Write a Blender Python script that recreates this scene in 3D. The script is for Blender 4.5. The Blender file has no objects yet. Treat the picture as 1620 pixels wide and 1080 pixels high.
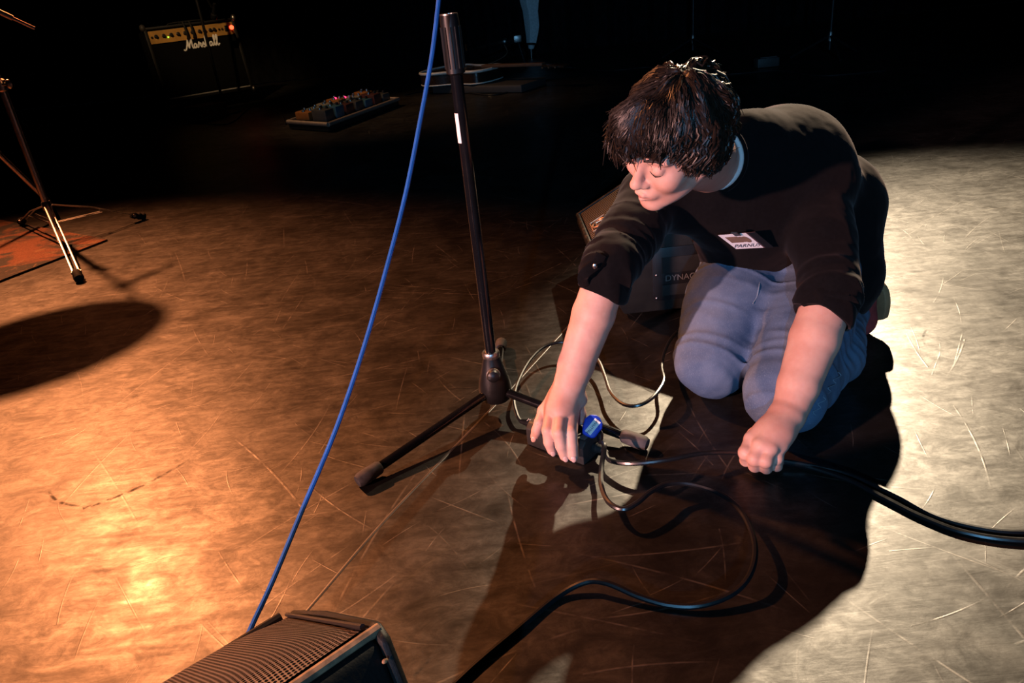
import bpy, bmesh, math, random
import numpy as np
from mathutils import Vector, Matrix, Quaternion
random.seed(7); RS = np.random.RandomState(11)
SC = bpy.context.scene
COL = SC.collection
PI = math.pi

# ---------------------------------------------------------------- camera
FPX, CAMH = 1180.0, 0.78
_d = np.array([1075 - 810.0, 2950 - 540.0])
_n = np.array([_d[0], _d[1], FPX]); _n /= np.linalg.norm(_n)
_fw = np.array([0, 0, 1.0]); _fw = _fw - _n * (_fw @ _n); _fw /= np.linalg.norm(_fw)
_up = -_n; _rt = np.cross(_fw, _up)
CM = np.array([_rt, _fw, _up])            # camera (x right, y down, z ahead) -> world
CAM = np.array([0, 0, CAMH])
cam_data = bpy.data.cameras.new('camera')
cam_data.sensor_width = 36.0
cam_data.lens = FPX / 1620.0 * 36.0
cam_data.clip_start = 0.02
cam = bpy.data.objects.new('camera', cam_data)
COL.objects.link(cam)
cam.matrix_world = Matrix(((CM[0, 0], -CM[0, 1], -CM[0, 2], 0), (CM[1, 0], -CM[1, 1], -CM[1, 2], 0),
                           (CM[2, 0], -CM[2, 1], -CM[2, 2], CAMH), (0, 0, 0, 1)))
SC.camera = cam

def pray(x, y):
    return CM @ np.array([x - 810.0, y - 540.0, FPX])
def gp(x, y, z=0.0):                      # point seen at a pixel, at height z
    d = pray(x, y); t = (z - CAMH) / d[2]
    return CAM + d * t
def PY(x, y, Y):                          # point seen at a pixel, at stage depth Y
    d = pray(x, y); return CAM + d * (Y / d[1])
def depth(p):
    return (np.asarray(p) - CAM) @ CM[:, 2]

# ---------------------------------------------------------------- world, lights, exposure
w = bpy.data.worlds.new('stage_dark'); SC.world = w; w.use_nodes = True
w.node_tree.nodes['Background'].inputs[0].default_value = (0.35, 0.55, 0.8, 1)
w.node_tree.nodes['Background'].inputs[1].default_value = 0.0015
SC.view_settings.view_transform = 'Standard'
SC.view_settings.look = 'None'
SC.view_settings.gamma = 1.0
SC.view_settings.exposure = 0.0
SC.view_settings.use_curve_mapping = False

def spot(name, loc, target, power, color, size=40, blend=0.6, radius=0.08):
    l = bpy.data.lights.new(name, 'SPOT')
    l.energy = power; l.color = color; l.spot_size = math.radians(size); l.spot_blend = blend
    l.shadow_soft_size = radius
    o = bpy.data.objects.new(name, l); COL.objects.link(o)
    o.location = loc
    o.rotation_euler = (Vector(target) - Vector(loc)).to_track_quat('-Z', 'Y').to_euler()
    return o
# back truss: an orange lamp upstage left, warm white lamps upstage right
spot('stage_spot_orange', (-3.45, 5.0, 3.9), (-1.45, 1.35, 0), 3200, (1.0, 0.315, 0.105), 44, 1.0, 0.09)
spot('stage_spot_white', (2.42, 5.92, 3.46), (1.36, 0.50, 0), 6600, (1.0, 0.77, 0.51), 34, 1.0, 0.045)
spot('stage_spot_red', (-2.0, 6.3, 3.4), (-1.55, 1.5, 0), 420, (1.0, 0.25, 0.07), 17, 1.0, 0.12)
spot('added_amber_fill', (-2.2, 2.6, 3.4), (-2.35, 7.0, 0.62), 520, (1.0, 0.62, 0.30), 14, 1.0, 0.05)  # not a truss lamp: warm fill added to brighten the amplifier's gold panel
spot('added_amber_fill', (-3.45, 5.0, 3.9), (-0.60, 5.5, 0), 430, (1.0, 0.55, 0.25), 28, 1.0, 0.08)  # second added warm fill, lifts the pedalboard and the lying guitar
# front of house: a rose key from the left and a cool fill
spot('front_spot_rose', (-3.3, -1.5, 1.25), (0.42, 1.25, 0.28), 1650, (1.0, 0.50, 0.44), 17, 0.7, 0.06)
spot('front_spot_blue', (-0.9, -4.4, 1.7), (0.25, 1.4, 0.3), 640, (0.20, 0.56, 1.0), 34, 0.9, 0.06)

# ---------------------------------------------------------------- node helpers
def new_mat(name):
    m = bpy.data.materials.new(name); m.use_nodes = True
    nt = m.node_tree; b = nt.nodes['Principled BSDF']
    return m, nt, b
def N(nt, typ, **kw):
    n = nt.nodes.new(typ)
    for k, v in kw.items(): setattr(n, k, v)
    return n
def L(nt, a, b): nt.links.new(a, b)
def math_n(nt, op, a, b=None, c=None, clamp=False):
    n = N(nt, 'ShaderNodeMath', operation=op); n.use_clamp = clamp
    for i, v in enumerate((a, b, c)):
        if v is None: continue
        if isinstance(v, (int, float)): n.inputs[i].default_value = v
        else: L(nt, v, n.inputs[i])
    return n.outputs[0]
def mix_c(nt, fac, a, b, mode='MIX'):
    n = N(nt, 'ShaderNodeMix', data_type='RGBA', blend_type=mode)
    for s, v in ((n.inputs[0], fac), (n.inputs[6], a), (n.inputs[7], b)):
        if isinstance(v, (int, float)): s.default_value = v
        elif isinstance(v, tuple): s.default_value = v if len(v) == 4 else v + (1,)
        else: L(nt, v, s)
    return n.outputs[2]
def ramp(nt, fac, p0, p1, clamp=True):
    n = N(nt, 'ShaderNodeMapRange', interpolation_type='SMOOTHSTEP'); n.clamp = clamp
    L(nt, fac, n.inputs[0]); n.inputs[1].default_value = p0; n.inputs[2].default_value = p1
    return n.outputs[0]
def noise(nt, vec, scale, detail=3.0, rough=0.55, dist=0.0):
    n = N(nt, 'ShaderNodeTexNoise'); n.inputs['Scale'].default_value = scale
    n.inputs['Detail'].default_value = detail; n.inputs['Roughness'].default_value = rough
    n.inputs['Distortion'].default_value = dist
    if vec is not None: L(nt, vec, n.inputs['Vector'])
    return n.outputs[0]
def objco(nt): return N(nt, 'ShaderNodeTexCoord').outputs['Object']
def mapping(nt, vec, rot=(0, 0, 0), scale=(1, 1, 1), loc=(0, 0, 0)):
    n = N(nt, 'ShaderNodeMapping'); L(nt, vec, n.inputs[0])
    n.inputs[1].default_value = loc; n.inputs[2].default_value = rot; n.inputs[3].default_value = scale
    return n.outputs[0]
def bump(nt, b, h, strength=0.3, dist=0.002):
    n = N(nt, 'ShaderNodeBump'); n.inputs['Strength'].default_value = strength
    n.inputs['Distance'].default_value = dist; L(nt, h, n.inputs['Height'])
    L(nt, n.outputs[0], b.inputs['Normal'])

def simple(name, col, rough=0.5, metal=0.0, var=0.12, scale=60.0, spec=None, bumpk=0.0, emit=None, es=0.0):
    m, nt, b = new_mat(name)
    co = objco(nt); nz = noise(nt, co, scale, 4)
    f = ramp(nt, nz, 0.3, 0.7)
    dk = tuple(c * (1 - var) for c in col); lt = tuple(min(1, c * (1 + var)) for c in col)
    L(nt, mix_c(nt, f, dk, lt), b.inputs['Base Color'])
    rr = N(nt, 'ShaderNodeMapRange'); L(nt, nz, rr.inputs[0])
    rr.inputs[3].default_value = max(0, rough - 0.06); rr.inputs[4].default_value = min(1, rough + 0.06)
    L(nt, rr.outputs[0], b.inputs['Roughness'])
    b.inputs['Metallic'].default_value = metal
    if spec is not None: b.inputs['Specular IOR Level'].default_value = spec
    if bumpk: bump(nt, b, nz, bumpk, 0.001)
    if emit:
        b.inputs['Emission Color'].default_value = emit + (1,); b.inputs['Emission Strength'].default_value = es
    return m

# ---------------------------------------------------------------- materials
def floor_material():
    m, nt, b = new_mat('worn_dance_vinyl')
    co = objco(nt)
    mott = noise(nt, co, 2.2, 6, 0.62); fine = noise(nt, co, 30, 5, 0.65); cloud = noise(nt, co, 9, 5, 0.6, 0.6)
    brushed = noise(nt, mapping(nt, co, (0, 0, 0.9), (6, 55, 1)), 1.0, 4, 0.6, 0.3)
    def scratches(scale, length, width, seed, keep, curv):
        mp = mapping(nt, co, (0, 0, seed * 0.7), (1, 1, 1), (seed * 3.17, seed * 1.71, 0))
        v = N(nt, 'ShaderNodeTexVoronoi', voronoi_dimensions='2D', feature='F1')
        v.inputs['Scale'].default_value = scale; L(nt, mp, v.inputs['Vector'])
        # cell-local position in metres
        dn = N(nt, 'ShaderNodeVectorMath', operation='SUBTRACT')
        L(nt, mp, dn.inputs[0]); L(nt, v.outputs['Position'], dn.inputs[1])
        sp = N(nt, 'ShaderNodeSeparateColor'); L(nt, v.outputs['Color'], sp.inputs[0])
        ang = math_n(nt, 'MULTIPLY', sp.outputs[0], 6.283)
        rot = N(nt, 'ShaderNodeVectorRotate', rotation_type='Z_AXIS')
        L(nt, dn.outputs[0], rot.inputs['Vector']); L(nt, ang, rot.inputs['Angle'])
        sx = N(nt, 'ShaderNodeSeparateXYZ'); L(nt, rot.outputs[0], sx.inputs[0])
        x, y = sx.outputs[0], sx.outputs[1]
        kk = math_n(nt, 'MULTIPLY', math_n(nt, 'SUBTRACT', sp.outputs[1], 0.5), curv)
        y2 = math_n(nt, 'ADD', y, math_n(nt, 'MULTIPLY', math_n(nt, 'MULTIPLY', x, x), kk))
        ln = ramp(nt, math_n(nt, 'ABSOLUTE', x), length, length * 0.3)
        wd = ramp(nt, math_n(nt, 'ABSOLUTE', y2), width, width * 0.15)
        on = ramp(nt, sp.outputs[2], 1 - keep, min(1.0, 1 - keep * 0.45))
        return math_n(nt, 'MULTIPLY', math_n(nt, 'MULTIPLY', ln, wd), on)
    s = None
    for a in ((2.2, 0.24, 0.0030, 1.0, 0.6, 0.6), (2.9, 0.18, 0.0026, 2.3, 0.7, 0.9), (3.7, 0.15, 0.0022, 4.1, 0.7, 1.2), (5.0, 0.11, 0.0020, 3.1, 0.8, 2),
              (7.0, 0.08, 0.0016, 4.7, 0.8, 2.5), (11.0, 0.05, 0.0013, 5.9, 0.8, 4)):
        q = scratches(*a)
        s = q if s is None else math_n(nt, 'MAXIMUM', s, q)
    brk = ramp(nt, noise(nt, co, 28, 5), 0.34, 0.62)
    s = math_n(nt, 'MULTIPLY', s, brk)
    dk = math_n(nt, 'MAXIMUM', scratches(2.2, 0.18, 0.006, 7.3, 0.5, 4.0), scratches(5.0, 0.08, 0.004, 8.9, 0.4, 8.0))
    dk = math_n(nt, 'MULTIPLY', dk, ramp(nt, noise(nt, co, 60, 4), 0.35, 0.65))
    base = mix_c(nt, ramp(nt, mott, 0.3, 0.72), (0.0050, 0.0041, 0.0033), (0.0150, 0.0128, 0.0102))
    base = mix_c(nt, math_n(nt, 'MULTIPLY', ramp(nt, cloud, 0.45, 0.75), 0.5), base, (0.023, 0.020, 0.016))
    base = mix_c(nt, math_n(nt, 'MULTIPLY', ramp(nt, fine, 0.52, 0.72), 0.35), base, (0.004, 0.0032, 0.0027))
    base = mix_c(nt, math_n(nt, 'MULTIPLY', s, 0.7), base, (0.095, 0.080, 0.064))
    base = mix_c(nt, math_n(nt, 'MULTIPLY', dk, 0.6), base, (0.005, 0.004, 0.0035))
    L(nt, base, b.inputs['Base Color'])
    r = math_n(nt, 'ADD', math_n(nt, 'MULTIPLY', cloud, 0.26), math_n(nt, 'MULTIPLY', brushed, 0.20))
    r = math_n(nt, 'ADD', r, math_n(nt, 'MULTIPLY', fine, 0.14)); r = math_n(nt, 'ADD', r, 0.11)
    r = math_n(nt, 'ADD', r, math_n(nt, 'MULTIPLY', dk, 0.2), clamp=True)
    L(nt, r, b.inputs['Roughness'])
    wisp = noise(nt, mapping(nt, co, (0, 0, 0.5), (15, 24, 1)), 1.0, 9, 0.75, 1.0)
    wisp2 = noise(nt, mapping(nt, co, (0, 0, -0.7), (36, 62, 1)), 1.0, 8, 0.78, 0.8)
    film = math_n(nt, 'MULTIPLY', ramp(nt, wisp, 0.30, 0.70), ramp(nt, wisp2, 0.22, 0.66))
    film = math_n(nt, 'MULTIPLY', film, ramp(nt, mott, 0.15, 0.65))
    sl_ = math_n(nt, 'ADD', math_n(nt, 'MULTIPLY', film, 0.8), 0.24); sl_ = math_n(nt, 'ADD', sl_, math_n(nt, 'MULTIPLY', s, 0.32))
    sl_ = math_n(nt, 'MULTIPLY', sl_, math_n(nt, 'SUBTRACT', 1.0, math_n(nt, 'MULTIPLY', dk, 0.5)))
    L(nt, sl_, b.inputs['Specular IOR Level'])
    h = math_n(nt, 'ADD', math_n(nt, 'MULTIPLY', cloud, 0.9), math_n(nt, 'MULTIPLY', brushed, 0.5))
    h = math_n(nt, 'ADD', h, math_n(nt, 'MULTIPLY', fine, 0.25))
    h = math_n(nt, 'ADD', h, math_n(nt, 'MULTIPLY', s, 0.35))
    bump(nt, b, h, 0.16, 0.003)
    return m

def denim_material():
    m, nt, b = new_mat('denim'); co = objco(nt)
    wv = noise(nt, mapping(nt, co, (0.4, 0, 0.5), (900, 200, 400)), 1.0, 2)
    fade = noise(nt, co, 9, 4, 0.6); fn = noise(nt, co, 420, 2)
    c = mix_c(nt, ramp(nt, fade, 0.3, 0.7), (0.052, 0.088, 0.158), (0.105, 0.148, 0.222))
    c = mix_c(nt, math_n(nt, 'MULTIPLY', ramp(nt, wv, 0.5, 0.75), 0.25), c, (0.20, 0.28, 0.38))
    L(nt, c, b.inputs['Base Color']); b.inputs['Roughness'].default_value = 0.88
    b.inputs['Specular IOR Level'].default_value = 0.2
    bump(nt, b, fn, 0.25, 0.0008)
    return m
def skin_material():
    m, nt, b = new_mat('skin'); co = objco(nt)
    bl = noise(nt, co, 22, 4, 0.6); fr = noise(nt, co, 240, 2)
    c = mix_c(nt, ramp(nt, bl, 0.3, 0.72), (0.52, 0.27, 0.205), (0.60, 0.36, 0.28))
    mole = N(nt, 'ShaderNodeTexVoronoi'); mole.inputs['Scale'].default_value = 26; L(nt, co, mole.inputs['Vector'])
    c = mix_c(nt, math_n(nt, 'MULTIPLY', ramp(nt, mole.outputs[0], 0.05, 0.02), 0.7), c, (0.22, 0.09, 0.06))
    L(nt, c, b.inputs['Base Color']); b.inputs['Roughness'].default_value = 0.52
    b.inputs['Subsurface Weight'].default_value = 0.12
    b.inputs['Subsurface Radius'].default_value = (0.010, 0.004, 0.002); b.inputs['Subsurface Scale'].default_value = 1.0
    b.inputs['Specular IOR Level'].default_value = 0.35
    bump(nt, b, fr, 0.12, 0.0006)
    return m
def grille_material(name, base, hole, scale, ribs=False, rot=(0, 0, 0)):
    m, nt, b = new_mat(name); co = objco(nt)
    if ribs:
        wv = N(nt, 'ShaderNodeTexWave', wave_type='BANDS', bands_direction='X'); wv.inputs['Scale'].default_value = scale
        L(nt, mapping(nt, co, rot), wv.inputs['Vector']); f = wv.outputs['Color']
        f = ramp(nt, f, 0.25, 0.75)
    else:
        v = N(nt, 'ShaderNodeTexVoronoi', voronoi_dimensions='2D'); v.inputs['Scale'].default_value = scale
        v.inputs['Randomness'].default_value = 0.0
        L(nt, mapping(nt, co, rot, (1, 1, 1)), v.inputs['Vector'])
        f = ramp(nt, v.outputs['Distance'], 0.30, 0.44)
    L(nt, mix_c(nt, f, hole, base), b.inputs['Base Color'])
    b.inputs['Roughness'].default_value = 0.5
    b.inputs['Metallic'].default_value = 0.0
    L(nt, math_n(nt, 'MULTIPLY', f, 0.5), b.inputs['Specular IOR Level'])
    bump(nt, b, f, 0.8, 0.002)
    return m
def cabinet_material(name='chipped_black_cabinet_paint'):
    m, nt, b = new_mat(name); co = objco(nt)
    tx = noise(nt, co, 320, 3); bg = noise(nt, co, 14, 4)
    g = N(nt, 'ShaderNodeNewGeometry')
    edge = ramp(nt, g.outputs['Pointiness'], 0.60, 0.72)
    chip = math_n(nt, 'MULTIPLY', edge, ramp(nt, noise(nt, co, 60, 5), 0.45, 0.6))
    c = mix_c(nt, ramp(nt, bg, 0.3, 0.7), (0.006, 0.006, 0.006), (0.012, 0.012, 0.011))
    c = mix_c(nt, chip, c, (0.35, 0.22, 0.12))
    L(nt, c, b.inputs['Base Color']); b.inputs['Roughness'].default_value = 0.55; b.inputs['Specular IOR Level'].default_value = 0.22
    bump(nt, b, tx, 0.35, 0.001)
    return m
def rug_material():
    m, nt, b = new_mat('worn_rug'); co = objco(nt)
    big = noise(nt, mapping(nt, co, (0, 0, 0.5), (5.5, 8, 1)), 1.0, 3, 0.5, 1.0); fn = noise(nt, co, 160, 4); pat = noise(nt, co, 14, 3, 0.6, 1.2)
    c = mix_c(nt, ramp(nt, big, 0.42, 0.58), (0.24, 0.085, 0.045), (0.045, 0.042, 0.045))
    c = mix_c(nt, math_n(nt, 'MULTIPLY', ramp(nt, pat, 0.56, 0.68), 0.6), c, (0.30, 0.17, 0.09))
    c = mix_c(nt, math_n(nt, 'MULTIPLY', ramp(nt, fn, 0.4, 0.7), 0.4), c, (0.02, 0.015, 0.012))
    L(nt, c, b.inputs['Base Color']); b.inputs['Roughness'].default_value = 0.95
    bump(nt, b, fn, 0.6, 0.003)
    return m
def hair_material():
    m, nt, b = new_mat('dark_brown_hair'); co = objco(nt)
    f = noise(nt, co, 120, 3)
    L(nt, mix_c(nt, ramp(nt, f, 0.3, 0.7), (0.005, 0.0032, 0.0024), (0.016, 0.0095, 0.0062)), b.inputs['Base Color'])
    b.inputs['Roughness'].default_value = 0.42
    b.inputs['Specular IOR Level'].default_value = 0.28
    return m

M_floor = floor_material()
M_curtain = simple('black_velvet_curtain', (0.006, 0.006, 0.007), 0.95, 0, 0.4, 12, 0.05)
M_black = simple('black_plastic', (0.008, 0.008, 0.009), 0.40, spec=0.3)
M_worn = simple('worn_cabinet_edge', (0.17, 0.10, 0.055), 0.7, 0, 0.5, 90)
M_blackgloss = simple('black_enamel_tube', (0.005, 0.005, 0.006), 0.13, 0, 0.1, 30, 0.4)
M_rubber = simple('grey_rubber', (0.060, 0.055, 0.055), 0.75, 0, 0.25, 80, 0.3, 0.2)
M_blkrubber = simple('black_rubber', (0.010, 0.010, 0.010), 0.8, 0, 0.2, 80, 0.3)
M_cable = simple('black_cable_sheath', (0.008, 0.008, 0.009), 0.30, 0, 0.1, 90, 0.6)
M_bluecable = simple('blue_cable_sheath', (0.010, 0.095, 0.36), 0.42, 0, 0.1, 60)
M_chrome = simple('worn_chrome', (0.66, 0.66, 0.67), 0.30, 1.0, 0.08, 70)
M_steel = simple('dull_steel', (0.34, 0.32, 0.30), 0.38, 1.0, 0.1, 60)
M_brass = simple('bronze_cymbal', (0.55, 0.36, 0.12), 0.28, 1.0, 0.12, 20)
M_cab = cabinet_material()
M_grille = grille_material('perforated_grille', (0.090, 0.062, 0.050), (0.004, 0.004, 0.004), 270)
M_rib = grille_material('ribbed_grille', (0.17, 0.125, 0.09), (0.02, 0.015, 0.011), 26, True)
M_ampcloth = simple('black_grille_cloth', (0.0025, 0.0025, 0.0025), 0.95, 0, 0.3, 200, 0.1)
M_tolex = simple('black_tolex', (0.005, 0.005, 0.005), 0.6, 0, 0.2, 200, 0.3, 0.3)
M_gold = simple('gold_panel', (0.55, 0.30, 0.075), 0.42, 0.55, 0.12, 12)
M_white = simple('white_lettering', (0.72, 0.72, 0.70), 0.5)
M_dimwhite = simple('worn_white_lettering', (0.09, 0.088, 0.085), 0.6)
M_piping = simple('pale_piping', (0.45, 0.44, 0.42), 0.5)
M_paper = simple('white_paper', (0.78, 0.76, 0.74), 0.7, 0, 0.05, 40)
M_ink = simple('dark_ink', (0.035, 0.02, 0.03), 0.7)
M_badgebrown = simple('badge_print_brown', (0.20, 0.12, 0.08), 0.6)
M_badgedark = simple('badge_print_dark', (0.09, 0.04, 0.04), 0.6)
M_blueplug = simple('blue_plug_plastic', (0.012, 0.050, 0.52), 0.5, 0, 0.1, 60, 0.4, 0.1)
M_copper = simple('copper_badge', (0.75, 0.42, 0.24), 0.35, 0.6)
M_strip = simple('matte_black_rubber_box', (0.016, 0.016, 0.016), 0.55, 0, 0.15, 150, 0.5, 0.2)
M_greylabel = simple('dusty_grey_label', (0.14, 0.125, 0.10), 0.75)
M_skin = skin_material()
M_denim = denim_material()
M_shirt = simple('dark_jersey', (0.0034, 0.0031, 0.0036), 0.95, 0, 0.2, 160, 0.10, 0.15)
_b = M_shirt.node_tree.nodes['Principled BSDF']; _b.inputs['Sheen Weight'].default_value = 0.06; _b.inputs['Sheen Roughness'].default_value = 0.45; _b.inputs['Sheen Tint'].default_value = (1.0, 0.75, 0.72, 1)
M_under = simple('white_cotton', (0.62, 0.58, 0.56), 0.85, 0, 0.05, 60, 0.2)
M_hair = hair_material()
M_lash = simple('dark_brow_hair', (0.02, 0.011, 0.008), 0.7)
M_lip = simple('lip_skin', (0.45, 0.16, 0.13), 0.5)
M_nail = simple('fingernail', (0.62, 0.38, 0.32), 0.32)
M_shoe = simple('red_suede', (0.26, 0.025, 0.025), 0.85, 0, 0.2, 60)
M_sole = simple('tan_sole', (0.30, 0.150, 0.065), 0.7, 0, 0.15, 40)
M_thread = simple('pale_stitching', (0.17, 0.22, 0.28), 0.8)
M_rug = rug_material()
M_guitar = simple('dark_guitar_varnish', (0.022, 0.012, 0.008), 0.25)
M_binding = simple('cream_binding', (0.62, 0.58, 0.52), 0.45)
M_wood = simple('rosewood', (0.10, 0.05, 0.03), 0.45)
M_moulded = simple('pale_moulded_plastic', (0.55, 0.57, 0.58), 0.5)
M_board = simple('aluminium_board_edge', (0.30, 0.24, 0.20), 0.45, 0.5)
M_case = simple('dusty_black_case', (0.035, 0.030, 0.028), 0.6)
M_block = simple('grey_foam_block', (0.075, 0.070, 0.065), 0.9)
M_seam = simple('welded_vinyl_seam', (0.055, 0.048, 0.040), 0.36, 0, 0.2, 20)
M_red_led = simple('red_lamp', (0.5, 0.02, 0.01), 0.3, emit=(1.0, 0.06, 0.02), es=5.0)
M_pink_led = simple('red_led', (0.5, 0.02, 0.05), 0.3, emit=(1.0, 0.03, 0.12), es=3.5)
M_green_led = simple('green_led', (0.1, 0.5, 0.05), 0.3, emit=(0.35, 1.0, 0.05), es=3.0)
PEDALS = [simple('pedal_paint', c, 0.4, 0.1) for c in ((0.25, 0.10, 0.03), (0.05, 0.05, 0.05), (0.12, 0.16, 0.17), (0.03, 0.09, 0.14), (0.18, 0.17, 0.15), (0.06, 0.02, 0.02))]

# ---------------------------------------------------------------- mesh helpers
def frame_of(d):
    d = np.asarray(d, float); d = d / (np.linalg.norm(d) + 1e-12)
    a = np.array([0, 0, 1.0]) if abs(d[2]) < 0.9 else np.array([1.0, 0, 0])
    u = np.cross(a, d); u /= np.linalg.norm(u)
    return d, u, np.cross(d, u)
def spline(pts, n=8, closed=False):
    P = [np.asarray(p, float) for p in pts]; out = []
    m = len(P)
    for i in range(m if closed else m - 1):
        if closed: p0, p1, p2, p3 = P[(i - 1) % m], P[i], P[(i + 1) % m], P[(i + 2) % m]
        else: p0, p1, p2, p3 = P[max(i - 1, 0)], P[i], P[i + 1], P[min(i + 2, m - 1)]
        for k in range(n):
            t = k / n
            out.append(0.5 * ((2 * p1) + (-p0 + p2) * t + (2 * p0 - 5 * p1 + 4 * p2 - p3) * t * t + (-p0 + 3 * p1 - 3 * p2 + p3) * t ** 3))
    if not closed: out.append(P[-1])
    return out
class MB:
    def __init__(s): s.v = []; s.f = []; s.flat = set()
    def add(s, vs, fs):
        o = len(s.v); s.v += [tuple(float(c) for c in v) for v in vs]; s.f += [tuple(i + o for i in f) for f in fs]
        return s
    def box(s, c, size, R=None):
        c = np.asarray(c, float); h = np.asarray(size, float) / 2
        R = np.eye(3) if R is None else np.asarray(R)      # columns = box axes
        vs = [c + R @ (h * np.array(k)) for k in ((-1, -1, -1), (1, -1, -1), (1, 1, -1), (-1, 1, -1), (-1, -1, 1), (1, -1, 1), (1, 1, 1), (-1, 1, 1))]
        return s.add(vs, [(0, 3, 2, 1), (4, 5, 6, 7), (0, 1, 5, 4), (1, 2, 6, 5), (2, 3, 7, 6), (3, 0, 4, 7)])
    def tube(s, pts, r, n=10, cap=True, closed=False, flat=1.0, nrm=None):
        P = [np.asarray(p, float) for p in pts]; m = len(P)
        rr = r if hasattr(r, '__len__') else [r] * m
        vs = []; d0, u, v = frame_of(P[1] - P[0])
        for i in range(m):
            a = P[(i + 1) % m] if (closed or i < m - 1) else P[i]
            b = P[i - 1] if (closed or i > 0) else P[i]
            d = a - b; d /= (np.linalg.norm(d) + 1e-12)
            if nrm is not None:
                v = np.asarray(nrm, float); u = np.cross(v, d)
            else: u = u - d * (u @ d)
            u /= (np.linalg.norm(u) + 1e-12); v = np.cross(d, u)
            for k in range(n):
                t = 2 * PI * k / n
                vs.append(P[i] + u * (rr[i] * math.cos(t)) + v * (rr[i] * flat * math.sin(t)))
        fs = []
        for i in range(m if closed else m - 1):
            j = (i + 1) % m
            for k in range(n):
                fs.append((i * n + k, i * n + (k + 1) % n, j * n + (k + 1) % n, j * n + k))
        if cap and not closed:
            fs.append(tuple(range(n))[::-1]); fs.append(tuple((m - 1) * n + k for k in range(n)))
        return s.add(vs, fs)
    def cyl(s, p0, p1, r0, r1=None, n=20):
        return s.tube([p0, p1], [r0, r0 if r1 is None else r1], n)
    def lathe(s, prof, origin, axis, n=28, closed=False):     # prof: (distance along axis, radius)
        d, u, v = frame_of(axis); o = np.asarray(origin, float)
        vs = []; m = len(prof)
        for a, r in prof:
            for k in range(n):
                t = 2 * PI * k / n
                vs.append(o + d * a + (u * math.cos(t) + v * math.sin(t)) * r)
        fs = []
        for i in range(m - 1):
            for k in range(n): fs.append((i * n + k, i * n + (k + 1) % n, (i + 1) * n + (k + 1) % n, (i + 1) * n + k))
        if prof[0][1] > 1e-6: fs.append(tuple(range(n))[::-1])
        if prof[-1][1] > 1e-6: fs.append(tuple((m - 1) * n + k for k in range(n)))
        return s.add(vs, fs)
    def prism(s, poly, vec):
        a = [np.asarray(p, float) for p in poly]; vec = np.asarray(vec, float); n = len(a)
        vs = a + [p + vec for p in a]
        fs = [tuple(range(n))[::-1], tuple(range(n, 2 * n))] + [(i, (i + 1) % n, n + (i + 1) % n, n + i) for i in range(n)]
        return s.add(vs, fs)
    def ell(s, c, rad, R=None, nu=20, nv=12):
        c = np.asarray(c, float); R = np.eye(3) if R is None else np.asarray(R); rad = np.asarray(rad, float)
        vs = []; fs = []
        for i in range(nv + 1):
            th = PI * i / nv
            for k in range(nu):
                ph = 2 * PI * k / nu
                vs.append(c + R @ (rad * np.array([math.sin(th) * math.cos(ph), math.sin(th) * math.sin(ph), math.cos(th)])))
        for i in range(nv):
            for k in range(nu): fs.append((i * nu + k, (i + 1) * nu + k, (i + 1) * nu + (k + 1) % nu, i * nu + (k + 1) % nu))
        return s.add(vs, fs)
    def build(s, name, mat, parent=None, smooth=True, bevel=0.0, origin=None, segs=2, angle=35):
        me = bpy.data.meshes.new(name)
        if parent is not None: base = WPOS[parent.name]
        elif origin is not None: base = np.asarray(origin, float)
        else: base = np.array([0, 0, 0.0])
        me.from_pydata([tuple(np.asarray(v) - base) for v in s.v], [], s.f)
        bm = bmesh.new(); bm.from_mesh(me)
        bmesh.ops.remove_doubles(bm, verts=bm.verts, dist=1e-6)
        bmesh.ops.recalc_face_normals(bm, faces=bm.faces)
        if bevel:
            es = [e for e in bm.edges if len(e.link_faces) == 2 and e.calc_face_angle(0) > math.radians(angle)]
            bmesh.ops.bevel(bm, geom=es, offset=bevel, segments=segs, affect='EDGES', profile=0.5, clamp_overlap=True)
        if smooth:
            for f in bm.faces: f.smooth = True
            for e in bm.edges:
                if len(e.link_faces) == 2 and e.calc_face_angle(0) > math.radians(40): e.smooth = False
        bm.to_mesh(me); bm.free()
        me.materials.append(mat)
        o = bpy.data.objects.new(name, me); COL.objects.link(o)
        if parent is not None: o.parent = parent
        else: o.location = tuple(base)
        WPOS[o.name] = base
        return o
WPOS = {}
def tag(o, label=None, cat=None, group=None, kind=None):
    if label: o['label'] = label
    if cat: o['category'] = cat
    if group: o['group'] = group
    if kind: o['kind'] = kind
    return o
def thing(name, loc, label, cat, group=None):
    o = bpy.data.objects.new(name, None); COL.objects.link(o); o.location = tuple(float(c) for c in loc)
    o.empty_display_size = 0.05
    WPOS[o.name] = np.asarray(loc, float)
    return tag(o, label, cat, group)
def text_part(name, txt, size, origin, xdir, ydir, mat, parent, thick=0.0006, shear=0.0, align='CENTER'):
    cu = bpy.data.curves.new(name, 'FONT'); cu.body = txt; cu.size = size; cu.extrude = thick; cu.shear = shear
    cu.align_x = align; cu.align_y = 'CENTER'
    to = bpy.data.objects.new(name + '_src', cu); COL.objects.link(to)
    dg = bpy.context.evaluated_depsgraph_get(); dg.update()
    me = bpy.data.meshes.new_from_object(to.evaluated_get(dg)); me.name = name
    COL.objects.unlink(to); bpy.data.objects.remove(to)
    x = np.asarray(xdir, float); x /= np.linalg.norm(x); y = np.asarray(ydir, float); y = y - x * (x @ y); y /= np.linalg.norm(y)
    z = np.cross(x, y)
    b = WPOS[parent.name]
    for v in me.vertices:
        p = np.asarray(origin, float) + x * v.co[0] + y * v.co[1] + z * v.co[2] - b
        v.co = p
    me.materials.clear(); me.materials.append(mat)
    o = bpy.data.objects.new(name, me); COL.objects.link(o); o.parent = parent
    WPOS[o.name] = b
    return o
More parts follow.
